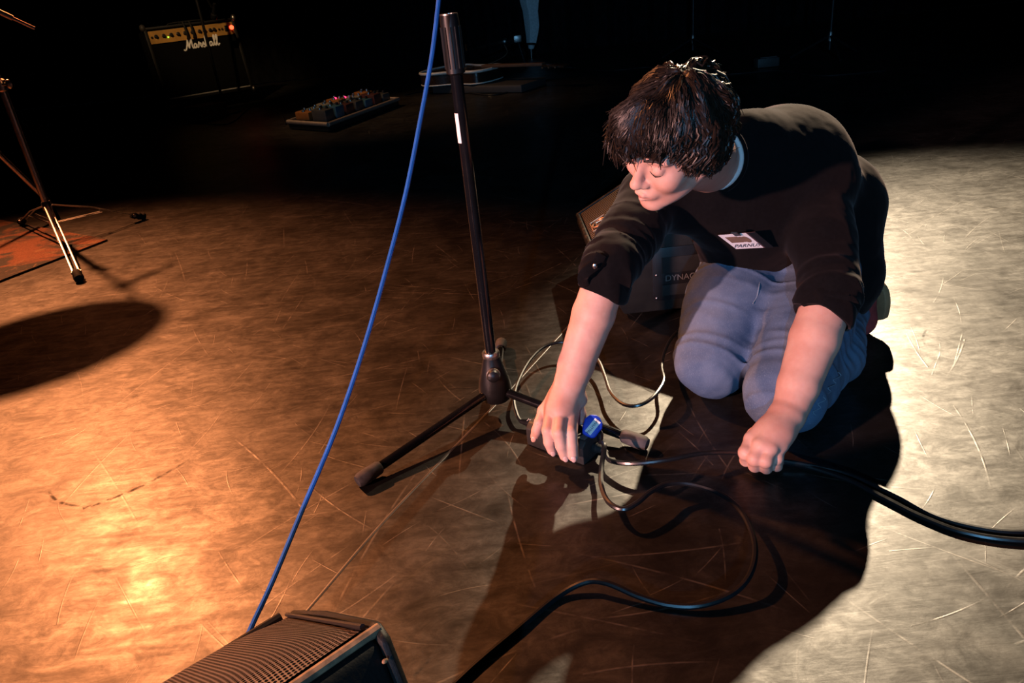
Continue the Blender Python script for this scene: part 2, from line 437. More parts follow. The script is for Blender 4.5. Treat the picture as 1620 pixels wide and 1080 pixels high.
nrmz = lambda v: np.asarray(v, float) / np.linalg.norm(v)

# ---------------------------------------------------------------- the setting
fl = MB().box((0, 3.0, -0.02), (13, 13, 0.04)).build('floor', M_floor, smooth=False); tag(fl, kind='structure')
def curtain(name, p0, p1, h, amp=0.05, pitch=0.22):
    p0 = np.array(p0, float); p1 = np.array(p1, float); Lh = np.linalg.norm(p1 - p0); d = (p1 - p0) / Lh; nn = np.array([-d[1], d[0], 0])
    n = int(Lh / 0.03); mb = MB(); vs = []
    for i in range(n + 1):
        s_ = Lh * i / n
        o = amp * math.sin(2 * PI * s_ / pitch + 0.7 * math.sin(s_ * 2.3)) + 0.03 * math.sin(s_ * 5.1)
        for z in (0.01, h): vs.append(p0 + d * s_ + nn * o + np.array([0, 0, z]))
    vs2 = [v + nn * 0.012 for v in vs]; m = len(vs)
    fs = [(2 * i, 2 * i + 2, 2 * i + 3, 2 * i + 1) for i in range(n)] + [(m + 2 * i, m + 2 * i + 1, m + 2 * i + 3, m + 2 * i + 2) for i in range(n)]
    mb.add(vs + vs2, fs)
    o = mb.build(name, M_curtain); return tag(o, kind='structure')
curtain('wall_back', (-6.3, 8.6, 0), (6.3, 8.6, 0), 5.0)
curtain('wall_left', (-6.3, 2.0, 0), (-6.3, 8.5, 0), 5.0)
curtain('wall_right', (6.3, 2.0, 0), (6.3, 8.5, 0), 5.0)
# welded seam between two vinyl sheets
sm = MB()
sp_ = spline([(0.44, 2.12, 0.0), (0.30, 1.90, 0), (0.153, 1.672, 0), (-0.035, 1.34, 0), (-0.23, 1.005, 0), (-0.335, 0.80, 0), (-0.48, 0.52, 0)], 10)
sm.tube([p + np.array([0, 0, 0.0002]) for p in sp_], 0.0030, 8, flat=0.25, nrm=(0, 0, 1))
tag(sm.build('trim_1', M_seam), kind='structure')

# ---------------------------------------------------------------- microphone stand (centre)
hub = gp(788, 650); HX = np.array([hub[0], hub[1], 0])
t = thing('microphone_stand', HX, 'black tripod microphone stand without boom, standing at the middle of the floor', 'microphone stand')
Z3 = lambda z: HX + np.array([0, 0, z])
MB().cyl(Z3(0.10), Z3(0.66), 0.0105, n=24).build('pole', M_blackgloss, t)
g = MB(); g.lathe([(0.645, 0.011), (0.648, 0.0155), (0.725, 0.0155), (0.735, 0.0145), (0.735, 0.010), (0.715, 0.010)], HX, (0, 0, 1), 24)
cl = g.build('clutch_sleeve', M_black, t)
rb = MB()
for k in range(12):
    a = 2 * PI * k / 12; o_ = np.array([math.cos(a), math.sin(a), 0]) * 0.0155
    rb.cyl(Z3(0.655) + o_, Z3(0.718) + o_, 0.0014, n=6)
rb.build('grip_rib', M_blkrubber, cl)
MB().lathe([(0.734, 0.0145), (0.737, 0.0142), (0.737, 0.0098), (0.734, 0.0095)], HX, (0, 0, 1), 24).build('rim', M_steel, cl)
# white sticker on the left side of the pole
st_ = MB()
sd = nrmz(np.array([-0.93, -0.36, 0])); 
ang0 = math.atan2(sd[1], sd[0]); vs = []; nA = 7
za = 0.548; zb = 0.585
for z in (za - 0.012, zb):
    for k in range(nA):
        a = ang0 + (k / (nA - 1) - 0.5) * 1.5
        vs.append(Z3(z) + np.array([math.cos(a), math.sin(a), 0]) * 0.0109)
st_.add(vs, [(k, k + 1, nA + k + 1, nA + k) for k in range(nA - 1)])
stk = st_.build('sticker', M_paper, t); tag(stk, 'white paper sticker on the pole')
hb = MB(); hb.lathe([(0.030, 0.026), (0.034, 0.030), (0.055, 0.033), (0.075, 0.030), (0.105, 0.021), (0.128, 0.0155), (0.134, 0.015), (0.134, 0.011)], HX, (0, 0, 1), 30)
hubo = hb.build('leg_hub', M_black, t)
MB().lathe([(0.124, 0.0165), (0.128, 0.0172), (0.133, 0.0172), (0.136, 0.0155)], HX, (0, 0, 1), 24).build('collar', M_steel, hubo)
kd = nrmz(np.array([0.02, -1.0, 0.15]))
kb = MB(); kb.lathe([(0.020, 0.008), (0.028, 0.012), (0.036, 0.0125), (0.044, 0.011), (0.047, 0.006), (0.048, 0.0)], Z3(0.095), kd, 20); kn = kb.build('knob', M_black, t)
rg = MB(); rg.lathe([(0.030, 0.0128), (0.032, 0.0140), (0.0345, 0.0140), (0.036, 0.0125)], Z3(0.095), kd, 20); tag(rg.build('knob_ring', M_steel, kn), 'pale ring around the knob')
for (fx, fy) in ((573, 757), (1016, 700), (793, 543)):
    fpt = gp(fx, fy, 0.014); dirh = nrmz(fpt - Z3(0.014))
    a = Z3(0.050) + dirh * 0.024; d = nrmz(fpt - a)
    lg = MB().cyl(a, fpt - d * 0.012, 0.0085, n=18).build('leg', M_blackgloss, t)
    ft = MB(); ft.lathe([(-0.040, 0.0100), (-0.036, 0.0125), (-0.010, 0.0138), (0.004, 0.0135), (0.010, 0.0105), (0.011, 0.0)], fpt, d, 20)
    tag(ft.build('rubber_foot', M_rubber, lg), 'grey rubber foot')

# ---------------------------------------------------------------- monitor wedges
def wedge_near():
    A1 = gp(470, 968, 0.10); B1 = gp(604, 986, 0.34)
    ax = nrmz(np.array([-0.775, -0.632, 0])); pr = np.array([-ax[1], ax[0], 0])
    if pr @ (B1 - A1) < 0: pr = -pr
    pw = pr @ (B1 - A1)
    base = np.array([A1[0], A1[1], 0]); Ln = 0.56; skew = (ax @ (B1 - A1)) / pw
    t = thing('stage_monitor', base, 'large black floor monitor in the foreground with brown perforated grille', 'monitor speaker', 'stage monitors')
    W = lambda s_, z, k=0.0: base + pr * s_ + np.array([0, 0, z]) + ax * (k + skew * s_)
    prof = [(0.02, 0.012), (-0.012, 0.085), (0.0, 0.10), (pw, 0.34), (pw + 0.014, 0.338), (pw + 0.085, 0.19), (pw + 0.035, 0.012)]
    c = MB(); c.prism([W(a, z, 0.009) for a, z in prof], ax * (Ln - 0.018)); cb = c.build('cabinet', M_cab, t, bevel=0.006)
    # end cheeks stand a little proud of the grille
    big = [(0.015, 0.006), (-0.015, 0.082), (-0.004, 0.103), (pw * 0.5, 0.231), (pw - 0.002, 0.344), (pw + 0.016, 0.341), (pw + 0.087, 0.19), (pw + 0.045, 0.006)]
    for k in (0.0, Ln - 0.010):
        q = MB(); q.prism([W(a, z, k) for a, z in big], ax * 0.010); q.build('end_cheek', M_cab, t, bevel=0.006)
    sl = nrmz(np.array(W(pw, 0.34)) - np.array(W(0, 0.10))); sl = nrmz(sl - ax * (sl @ ax)); nn = nrmz(np.cross(sl, ax)); nn = nn if nn[2] > 0 else -nn
    SP = lambda k, v: W(0, .10, k) * (1 - v) + W(pw, .34, k) * v
    # domed perforated grille
    nu, nv = 24, 20; vs = []; fs = []
    for i in range(nu + 1):
        for j in range(nv + 1):
            u = i / nu; v = j / nv
            dome = 0.020 * (1 - (2 * u - 1) ** 6) * (1 - (2 * v - 1) ** 6) + 0.002
            vs.append(SP(0.012 + u * (Ln - 0.024), 0.03 + 0.93 * v) + nn * dome)
    for i in range(nu):
        for j in range(nv): fs.append((i * (nv + 1) + j, (i + 1) * (nv + 1) + j, (i + 1) * (nv + 1) + j + 1, i * (nv + 1) + j + 1))
    # grille keeps its own axes so the holes lie in its plane
    R = np.array([ax, sl, nn]).T; gm = MB(); gm.add(vs, fs)
    o = gm.build('grille', M_grille, t)
    org = W(0.0, 0.10)
    for v in o.data.vertices:
        v.co = Vector(R.T @ (np.array(v.co) + base - org))
    mtx = Matrix.Identity(4)
    for i in range(3):
        for j in range(3): mtx[i][j] = R[i, j]
        mtx[i][3] = (org - base)[i]
    o.matrix_local = mtx
    tag(o, 'brown perforated metal grille')
    rim = MB(); L0 = np.linalg.norm(W(pw, .34) - W(0, .10))
    rim.tube([SP(0.013, v) + nn * 0.005 for v in np.linspace(0.02, 0.985, 8)], 0.0025, 8)
    rim.tube([SP(Ln - 0.013, v) + nn * 0.005 for v in np.linspace(0.02, 0.985, 8)], 0.004, 8)
    rim.tube([W(0, .10, u) + nn * 0.006 + sl * 0.004 for u in np.linspace(0.02, Ln - 0.02, 8)], 0.006, 8)
    rim.build('grille_trim', M_black, t)
    we = MB(); we.tube([SP(k, 1.0) + np.array([0, 0, 0.0005]) + pr * 0.003 for k in np.linspace(0.004, Ln - 0.004, 6)], 0.0045, 8); tag(we.build('worn_edge', M_worn, t), 'tan worn top edge')
    # handle recess on the audience side
    h = MB(); fc = nrmz(np.array(W(pw + .085, .19)) - np.array(W(pw + .014, .338))); hn = nrmz(np.cross(ax, fc)); hn = hn if hn @ pr > 0 else -hn
    hc = W(pw + 0.014, 0.338) + fc * 0.105 + ax * 0.11 + hn * 0.001
    h.box(hc, (0.12, 0.055, 0.006), np.array([ax, fc, hn]).T); hr = h.build('handle_recess', M_blkrubber, t, bevel=0.002)
    MB().tube([hc + ax * -0.05 + hn * 0.004, hc + ax * -0.03 + hn * 0.014, hc + ax * 0.03 + hn * 0.014, hc + ax * 0.05 + hn * 0.004], 0.007, 10).build('handle_bar', M_black, hr)
    for (k, d_, s1, s2) in ((0.012, 0.012, .010, .007), (0.034, 0.030, 0.008, 0.005), (0.16, 0.004, .014, .004)):
        MB().ell(W(pw + 0.014, 0.338, k) + fc * d_ + hn * 0.0035, (s1 * .28, s2 * .28, 0.0016), np.array([ax, fc, hn]).T, 10, 6).build('paint_chip', M_sole, t)
    
wedge_near()

def wedge_rear():
    G0 = gp(988, 503); tx = np.array([1.0, -0.005, 0]); wy = np.array([0.01, 1.0, 0]); Wd = 0.42
    t = thing('stage_monitor', G0, 'black floor monitor with ribbed grille and copper emblem, behind the kneeling person', 'monitor speaker', 'stage monitors')
    W = lambda s_, z, k=0.0: G0 + tx * s_ + np.array([0, 0, z]) + wy * k
    prof = [(0.0, 0.008), (-0.062, 0.125), (-0.060, 0.140), (0.215, 0.292), (0.250, 0.292), (0.36, 0.22), (0.34, 0.008)]
    c = MB(); c.prism([W(a, z, 0.0) for a, z in prof], wy * Wd); c.build('cabinet', M_cab, t, bevel=0.006)
    a = W(-0.060, 0.140); b_ = W(0.215, 0.292); sl = nrmz(b_ - a); nn = nrmz(np.cross(wy, sl)); nn = nn if nn[2] > 0 else -nn
    R = np.array([wy, sl, nn]).T; Ls = np.linalg.norm(b_ - a)
    g = MB(); g.box((Wd / 2, Ls / 2, 0.003), (Wd - 0.03, Ls - 0.03, 0.012)); o = g.build('grille', M_rib, t, bevel=0.004)
    for v in o.data.vertices: v.co = v.co + Vector(G0)      # undo the base shift, keep grille axes local
    mtx = Matrix.Identity(4)
    for i in range(3):
        for j in range(3): mtx[i][j] = R[i, j]
        mtx[i][3] = (a - G0)[i]
    o.matrix_local = mtx
    tag(o, 'ribbed brown grille')
    S = lambda u, v, h=0.0: a + wy * u + sl * v + nn * h
    e = MB()
    for pts in (([S(0.008, 0.004, .006), S(0.008, Ls - .004, .006)]), ([S(Wd - .008, 0.004, .006), S(Wd - .008, Ls - .004, .006)]), ([S(0.008, 0.006, .006), S(Wd - .008, 0.006, .006)]), ([S(0.008, Ls - .006, .006), S(Wd - .008, Ls - .006, .006)])):
        e.tube(pts, 0.006, 8)
    e.build('grille_frame', M_cab, t)
    # emblem near the floor edge of the grille: ring round a square, with two uprights
    # viewed from the floor edge: x runs towards the audience along -wy, y up the slope
    cx, cy = 0.235, 0.052; em = MB(); X = -wy; Yv = sl; q = S(cx, cy, 0.0115)
    EP = lambda x, y: q + X * x + Yv * y
    em.tube([EP(0.021 * math.cos(k * PI / 12), 0.021 * math.sin(k * PI / 12)) for k in range(24)], 0.0020, 8, closed=True)
    em.tube([EP(0.0095 * a_, 0.0095 * b__) for a_, b__ in ((-1, -1), (1, -1), (1, 1), (-1, 1))], 0.0018, 6, closed=True)
    em.tube([EP(-0.034, 0.020), EP(-0.034, -0.024), EP(0.034, -0.024), EP(0.034, 0.020)], 0.0015, 6)
    tag(em.build('emblem', M_copper, t), 'copper ring and square emblem')
    # audience side: connection panel, recess, lettering, screws
    pc = W(0.155, 0.105, -0.001)
    pl = MB(); pl.box(pc, (0.17, 0.004, 0.135)); plo = pl.build('side_panel', M_black, t, bevel=0.0015)
    rc = MB(); rc.box(W(0.16, 0.128, -0.0035), (0.135, 0.003, 0.040)); rc.box(W(0.16, 0.064, -0.0035), (0.135, 0.003, 0.028)); rc.build('handle_recess', M_blkrubber, plo, bevel=0.001)
    text_part('lettering', 'DYNACORD', 0.021, W(0.16, 0.094, -0.0042), tx, (0, 0, 1), M_dimwhite, plo)
    for sx in (0.08, 0.232):
        for sz in (0.045, 0.105, 0.165):
            MB().ell(W(sx, sz, -0.0035), (0.0035, 0.002, 0.0035), nu=10, nv=6).build('screw', M_steel, plo)
    MB().tube([W(-0.058, 0.142, -0.001), W(0.217, 0.294, -0.001)], 0.0045, 8).build('edge_strip', M_steel, t)
wedge_rear()

# ---------------------------------------------------------------- cables
def cable(name, pts, r, mat, label, cat='cable', n=8, group=None):
    c = spline(pts, n); m = MB(); m.tube(c, r, 8)
    o = m.build(name, mat, origin=np.array([c[0][0], c[0][1], 0])); return tag(o, label, cat, group)
def fp(l): return [gp(x, y, z) for x, y, z in l]
ZC = 0.0042
BLUE = [(700, -60), (694, 0), (683, 90), (665, 190), (641, 310), (610, 430), (574, 555), (531, 680), (480, 802), (430, 922), (389, 1012)]
ys = np.array([y for _, y in BLUE], float)
bpts = [PY(x, y, 1.22 - 0.52 * ((y + 60) / 1072.0) ** 1.25) for x, y in BLUE]
last = bpts[-1]; wax = nrmz(np.array([-0.775, -0.632, 0]))
bpts += [np.array([last[0], last[1], 0]) + wax * k + np.array([0, 0, z]) for k, z in ((0.03, 0.012), (0.08, 0.005), (0.2, 0.004), (0.4, 0.004))]
top = bpts[0]; bpts = [top + np.array([0.05, 0.16, 0.55]), top + np.array([0.015, 0.06, 0.22])] + bpts
cable('hanging_cable', bpts, 0.0034, M_bluecable, 'thin blue cable hanging from above down behind the foreground monitor')

# ---------------------------------------------------------------- distance-field sculpting
class Field:
    def __init__(s, lo, hi, h):
        s.lo = np.asarray(lo, float); s.h = h
        s.n = np.ceil((np.asarray(hi, float) - s.lo) / h).astype(int) + 1
        s.a = np.full(tuple(s.n), 0.05, np.float32)
    def block(s, lo, hi):
        i0 = np.clip(np.floor((lo - s.lo) / s.h).astype(int), 0, s.n - 1); i1 = np.clip(np.ceil((hi - s.lo) / s.h).astype(int) + 1, 1, s.n)
        if np.any(i1 <= i0): return None
        g = [(s.lo[k] + s.h * np.arange(i0[k], i1[k])).astype(np.float32) for k in range(3)]
        X, Y, Z = np.meshgrid(*g, indexing='ij', sparse=True)
        return tuple(slice(i0[k], i1[k]) for k in range(3)), X, Y, Z
    def comb(s, sl, d, k, sub=False):
        a = s.a[sl]
        if sub:
            d = -d
            h = np.clip(0.5 - 0.5 * (a - d) / k, 0, 1) if k > 0 else None
            s.a[sl] = np.maximum(a, d) if k <= 0 else a * (1 - h) + d * h + k * h * (1 - h)
        else:
            if k <= 0: s.a[sl] = np.minimum(a, d)
            else:
                h = np.clip(0.5 + 0.5 * (a - d) / k, 0, 1)
                s.a[sl] = a * (1 - h) + d * h - k * h * (1 - h)
    def cone(s, p, q, r1, r2, k=0.01, sub=False):
        p = np.asarray(p, float); q = np.asarray(q, float); m = max(r1, r2) + k + 0.012
        B = s.block(np.minimum(p, q) - m, np.maximum(p, q) + m)
        if B is None: return s
        sl, X, Y, Z = B
        d = q - p; L2 = d @ d + 1e-12
        t = np.clip(((X - p[0]) * d[0] + (Y - p[1]) * d[1] + (Z - p[2]) * d[2]) / L2, 0, 1)
        dist = np.sqrt((X - p[0] - d[0] * t) ** 2 + (Y - p[1] - d[1] * t) ** 2 + (Z - p[2] - d[2] * t) ** 2) - (r1 + (r2 - r1) * t)
        s.comb(sl, dist.astype(np.float32), k, sub); return s
    def chain(s, pts, rad, k=0.01):
        for i in range(len(pts) - 1): s.cone(pts[i], pts[i + 1], rad[i], rad[i + 1], k)
        return s
    def ell(s, c, rad, R=None, k=0.01, sub=False):
        c = np.asarray(c, float); rad = np.asarray(rad, float); R = np.eye(3) if R is None else R
        m = np.abs(R) @ rad + k + 0.012
        B = s.block(c - m, c + m)
        if B is None: return s
        sl, X, Y, Z = B
        x, y, z = X - c[0], Y - c[1], Z - c[2]
        u = [(R[0, i] * x + R[1, i] * y + R[2, i] * z) / rad[i] for i in range(3)]
        k0 = np.sqrt(u[0] ** 2 + u[1] ** 2 + u[2] ** 2)
        k1 = np.sqrt((u[0] / rad[0]) ** 2 + (u[1] / rad[1]) ** 2 + (u[2] / rad[2]) ** 2)
        s.comb(sl, (k0 * (k0 - 1) / (k1 + 1e-9)).astype(np.float32), k, sub); return s
    def plane_cut(s, p, nrm):                       # remove everything on the side nrm points to
        p = np.asarray(p, float); nrm = np.asarray(nrm, float)
        B = s.block(s.lo, s.lo + s.h * s.n); sl, X, Y, Z = B
        s.a = np.maximum(s.a, ((X - p[0]) * nrm[0] + (Y - p[1]) * nrm[1] + (Z - p[2]) * nrm[2]).astype(np.float32)); return s
    def displace(s, fn, band=0.02):
        idx = np.argwhere(np.abs(s.a) < band); P = s.lo + idx * s.h
        s.a[idx[:, 0], idx[:, 1], idx[:, 2]] += fn(P).astype(np.float32); return s
    def sample(s, p):
        i = np.round((np.asarray(p) - s.lo) / s.h).astype(int)
        if np.any(i < 0) or np.any(i >= s.n): return 0.05
        return float(s.a[tuple(i)])
    def hit(s, px, py, y0=0.8, y1=2.0):
        for Y in np.arange(y0, y1, 0.001):
            p = PY(px, py, Y)
            if s.sample(p) < 0: return p
        return None
    def normal(s, p):
        e = s.h * 2; return nrmz([s.sample(p + np.eye(3)[k] * e) - s.sample(p - np.eye(3)[k] * e) for k in range(3)])
    def mesh(s):
        a = s.a; a[[0, -1]] = 0.05; a[:, [0, -1]] = 0.05; a[:, :, [0, -1]] = 0.05
        ins = a < 0; nx, ny, nz = a.shape
        cnt = np.zeros((nx - 1, ny - 1, nz - 1), np.uint8)
        for dx in (0, 1):
            for dy in (0, 1):
                for dz in (0, 1): cnt += ins[dx:nx - 1 + dx, dy:ny - 1 + dy, dz:nz - 1 + dz]
        cells = np.argwhere((cnt > 0) & (cnt < 8)); ids = np.full(cnt.shape, -1, np.int32); ids[tuple(cells.T)] = np.arange(len(cells))
        corner = {}
        for dx in (0, 1):
            for dy in (0, 1):
                for dz in (0, 1): corner[(dx, dy, dz)] = a[cells[:, 0] + dx, cells[:, 1] + dy, cells[:, 2] + dz]
        acc = np.zeros((len(cells), 3)); w_ = np.zeros(len(cells))
        for c0 in corner:
            for ax in range(3):
                if c0[ax]: continue
                c1 = list(c0); c1[ax] = 1; c1 = tuple(c1); v0, v1 = corner[c0], corner[c1]
                cr = (v0 < 0) != (v1 < 0); t_ = np.where(cr, v0 / np.where(cr, v0 - v1, 1), 0)
                p = np.array(c0, float) + np.zeros((len(cells), 3)); p[:, ax] = t_
                acc += p * cr[:, None]; w_ += cr
        V = s.lo + (cells + acc / w_[:, None]) * s.h
        F = []
        for ax in range(3):
            o1, o2 = (ax + 1) % 3, (ax + 2) % 3
            sl0 = [slice(1, -1)] * 3; sl0[ax] = slice(0, -1); sl1 = [slice(1, -1)] * 3; sl1[ax] = slice(1, None)
            A, Bv = ins[tuple(sl0)], ins[tuple(sl1)]
            e = np.argwhere(A != Bv); fl_ = A[tuple(e.T)]
            g_ = e.copy(); g_[:, o1] += 1; g_[:, o2] += 1
            def cid(d1, d2):
                q = g_.copy(); q[:, o1] -= d1; q[:, o2] -= d2
                return ids[tuple(q.T)]
            q = np.stack([cid(1, 1), cid(0, 1), cid(0, 0), cid(1, 0)], 1)
            q[~fl_] = q[~fl_][:, ::-1]; F.append(q)
        return V, np.concatenate(F)
    def build(s, name, mat, parent, smooth_it=0):
        V, F = s.mesh(); b = WPOS[parent.name]
        me = bpy.data.meshes.new(name); me.vertices.add(len(V)); me.vertices.foreach_set('co', (V - b).astype(np.float32).ravel())
        me.loops.add(F.size); me.loops.foreach_set('vertex_index', F.astype(np.int32).ravel())
        me.polygons.add(len(F)); me.polygons.foreach_set('loop_start', np.arange(0, F.size, 4, dtype=np.int32))
        me.polygons.foreach_set('use_smooth', np.ones(len(F), bool))
        me.update(calc_edges=True); me.validate()
        me.materials.append(mat)
        o = bpy.data.objects.new(name, me); COL.objects.link(o); o.parent = parent; WPOS[o.name] = b
        if smooth_it:
            md = o.modifiers.new('Smooth', 'SMOOTH'); md.factor = 0.5; md.iterations = smooth_it
        return o
_LAT = RS.rand(32, 32, 32).astype(np.float32)
def vnoise(P):
    i = np.floor(P).astype(int); f = P - i; f = f * f * (3 - 2 * f); r = 0
    for dx in (0, 1):
        for dy in (0, 1):
            for dz in (0, 1):
                w_ = (f[:, 0] if dx else 1 - f[:, 0]) * (f[:, 1] if dy else 1 - f[:, 1]) * (f[:, 2] if dz else 1 - f[:, 2])
                r = r + w_ * _LAT[(i[:, 0] + dx) % 32, (i[:, 1] + dy) % 32, (i[:, 2] + dz) % 32]
    return r - 0.5

# ---------------------------------------------------------------- the kneeling person
def rpx(p, px): return px * depth(p) / FPX
pelvis = np.array([0.655, 1.50, 0.215])
person = thing('person', (0.47, 1.30, 0), 'person in dark rolled-sleeve jersey and blue jeans, kneeling, reaching down to the black box', 'person')
HC = PY(1068, 220, 1.15)
# head axes, first in camera space then in the world
HS = 0.81
Fc = nrmz([-0.75, 0.60, -0.22]); Uc = np.array([-0.30, -0.52, -0.80]); Uc = nrmz(Uc - Fc * (Uc @ Fc)); Lc = np.cross(Uc, Fc)
F_, U_, L_ = CM @ Fc, CM @ Uc, CM @ Lc
HR = np.array([F_, L_, U_]).T
hd = lambda f, l, u: HC + (F_ * f + L_ * l + U_ * u) * HS
class Scaled:                                        # the same strokes at head scale
    def __init__(s, f): s.f = f
    def ell(s, c, rad, R=None, k=0.01, sub=False): s.f.ell(c, np.asarray(rad) * HS, R, k * HS, sub); return s
    def cone(s, p, q, r1, r2, k=0.01, sub=False): s.f.cone(p, q, r1 * HS, r2 * HS, k * HS, sub); return s
    def chain(s, pts, rad, k=0.01): s.f.chain(pts, [r * HS for r in rad], k * HS); return s
NB = PY(1130, 252, 1.33)
RSH, LSH = PY(1032, 315, 1.36), PY(1285, 305, 1.42)
REL, LEL = PY(966, 418, 1.20), PY(1312, 468, 1.175)
RWR, LWR = gp(896, 622, 0.112), gp(1249, 651, 0.084)

body = Field((-0.02, 0.80, -0.01), (0.98, 1.78, 0.74), 0.0021)
# torso, pelvis and legs under the clothes
UBk, MBk = PY(1232, 290, 1.46), PY(1288, 345, 1.52)
body.chain([NB, UBk, MBk, pelvis], [0.046, 0.060, 0.075, 0.075], 0.02)
body.cone(RSH, UBk, 0.04, 0.05, 0.02).cone(LSH, UBk, 0.04, 0.05, 0.02)
LKN, RKN = gp(1243, 628, 0.075), gp(1122, 575, 0.078)
lhip, rhip = PY(1302, 404, 1.46), PY(1200, 385, 1.50)
for kn, hp in ((LKN, lhip), (RKN, rhip)): body.chain([pelvis, hp, kn], [0.075, 0.065, 0.048], 0.02)
# neck and head
hdf = Scaled(body)
body.cone(hd(-0.035, 0.004, -0.050), NB, 0.047, 0.049, 0.015)
body.cone(hd(-0.012, 0.004, -0.075), NB + np.array([-0.018, -0.018, -0.012]), 0.032, 0.040, 0.015)
hdf.ell(hd(-0.012, 0, 0.030), (0.098, 0.076, 0.090), HR, 0.0)
hdf.ell(hd(0.030, 0, -0.040), (0.060, 0.062, 0.076), HR, 0.025)
hdf.cone(hd(-0.005, 0.058, -0.048), hd(0.070, 0.012, -0.102), 0.014, 0.015, 0.022)
hdf.cone(hd(-0.005, -0.058, -0.048), hd(0.070, -0.012, -0.102), 0.014, 0.015, 0.022)
hdf.ell(hd(0.078, 0, -0.101), (0.014, 0.017, 0.013), HR, 0.016)
for s_ in (1, -1):
    hdf.ell(hd(0.060, 0.040 * s_, -0.032), (0.026, 0.024, 0.024), HR, 0.018)
    hdf.cone(hd(0.081, 0.012 * s_, 0.020), hd(0.070, 0.047 * s_, 0.018), 0.0085, 0.007, 0.014)
    hdf.ell(hd(0.098, 0.031 * s_, -0.002), (0.014, 0.015, 0.011), HR, 0.010, True)
    hdf.ell(hd(0.0765, 0.031 * s_, -0.003), (0.0125, 0.0145, 0.0115), HR, 0.004)
    hdf.ell(hd(0.093, 0.0125 * s_, -0.040), (0.010, 0.0075, 0.0075), HR, 0.005)
    # ear
    hdf.ell(hd(-0.010, 0.079 * s_, -0.008), (0.020, 0.007, 0.031), HR, 0.006)
    hdf.ell(hd(-0.006, 0.087 * s_, -0.004), (0.011, 0.005, 0.018), HR, 0.004, True)
    hdf.ell(hd(0.004, 0.078 * s_, -0.020), (0.006, 0.005, 0.008), HR, 0.005)
hdf.cone(hd(0.088, 0, 0.008), hd(0.105, 0, -0.032), 0.0075, 0.0105, 0.012)
hdf.ell(hd(0.108, 0, -0.035), (0.0105, 0.0110, 0.0095), HR, 0.006)
hdf.ell(hd(0.083, 0, -0.066), (0.016, 0.026, 0.018), HR, 0.012)
hdf.chain([hd(0.084, 0.023, -0.069), hd(0.0985, 0.008, -0.0640), hd(0.0985, -0.008, -0.0640), hd(0.084, -0.023, -0.069)], [0.003, 0.0055, 0.0055, 0.003], 0.003)
hdf.chain([hd(0.084, 0.021, -0.073), hd(0.0965, 0, -0.0775), hd(0.084, -0.021, -0.073)], [0.003, 0.0065, 0.003], 0.003)
hdf.chain([hd(0.089, 0.022, -0.0705), hd(0.104, 0, -0.0705), hd(0.089, -0.022, -0.0705)], [0.0012, 0.0016, 0.0012], 0.002) if False else None
# right arm
body.cone(RSH, REL, 0.044, 0.034, 0.02)
fm = REL * 0.62 + RWR * 0.38
body.chain([REL, fm, REL * 0.22 + RWR * 0.78, RWR], [0.0365, 0.0370, 0.0315, 0.0275], 0.006)
def hp_(l): return [gp(x, y, z) for x, y, z in l]
# right hand: palm, then pinky, ring, middle, index pressed over the near edge of the box, thumb behind
rk = hp_([(861, 650, 0.080), (872, 656, 0.087), (887, 658, 0.089), (905, 655, 0.084)])
rw_in = [RWR + (k - RWR) * 0.22 for k in rk]
for i, k in enumerate(rk): body.cone(RWR + (rw_in[i] - RWR), k, 0.0225 - 0.001 * abs(i - 1.5), 0.0128, 0.012)
body.ell(RWR * 0.45 + (rk[1] + rk[2]) * 0.275, (0.026, 0.030, 0.019), None, 0.014)
FING_R = [
    ([rk[0], *hp_([(854, 668, 0.070), (849, 681, 0.056), (846, 690, 0.044)])], [0.0118, 0.0102, 0.0092, 0.0080]),
    ([rk[1], *hp_([(867, 681, 0.076), (869, 699, 0.056), (873, 712, 0.038)])], [0.0126, 0.0110, 0.0100, 0.0085]),
    ([rk[2], *hp_([(884, 685, 0.078), (888, 705, 0.056), (893, 721, 0.036)])], [0.0130, 0.0114, 0.0103, 0.0088]),
    ([rk[3], *hp_([(903, 684, 0.074), (905, 705, 0.054), (907, 722, 0.036)])], [0.0130, 0.0112, 0.0102, 0.0088])]
for pts, rad in FING_R:
    body.chain(pts, rad, 0.0025)
body.chain([RWR + np.array([0.020, -0.004, -0.012]), gp(910, 640, 0.066), gp(916, 655, 0.054), gp(915, 668, 0.048)], [0.0165, 0.0140, 0.0112, 0.0088], 0.010)
# left arm, fist closed over the cable on the floor
body.cone(LSH, LEL, 0.046, 0.037, 0.02)
fm2 = LEL * 0.62 + LWR * 0.38
body.chain([LEL, fm2, LEL * 0.22 + LWR * 0.78, LWR], [0.0415, 0.0415, 0.0345, 0.0290], 0.006)
lk = hp_([(1190, 694, 0.060), (1203, 704, 0.063), (1219, 708, 0.061), (1234, 704, 0.056)])
for i, k in enumerate(lk): body.cone(LWR + (k - LWR) * 0.2, k, 0.0235 - 0.001 * abs(i - 1.5), 0.0138, 0.012)
body.ell(LWR * 0.45 + (lk[1] + lk[2]) * 0.275, (0.028, 0.027, 0.020), None, 0.014)
FING_L = [
    ([lk[0], *hp_([(1180, 716, 0.048), (1180, 728, 0.022), (1192, 722, 0.012)])], [0.0124, 0.0115, 0.0102, 0.0090]),
    ([lk[1], *hp_([(1194, 725, 0.047), (1194, 737, 0.021), (1204, 730, 0.011)])], [0.0126, 0.0116, 0.0103, 0.0090]),
    ([lk[2], *hp_([(1211, 728, 0.046), (1212, 740, 0.020), (1219, 732, 0.011)])], [0.0123, 0.0112, 0.0099, 0.0088]),
    ([lk[3], *hp_([(1228, 724, 0.042), (1229, 737, 0.019), (1233, 729, 0.010)])], [0.0112, 0.0102, 0.0090, 0.0080])]
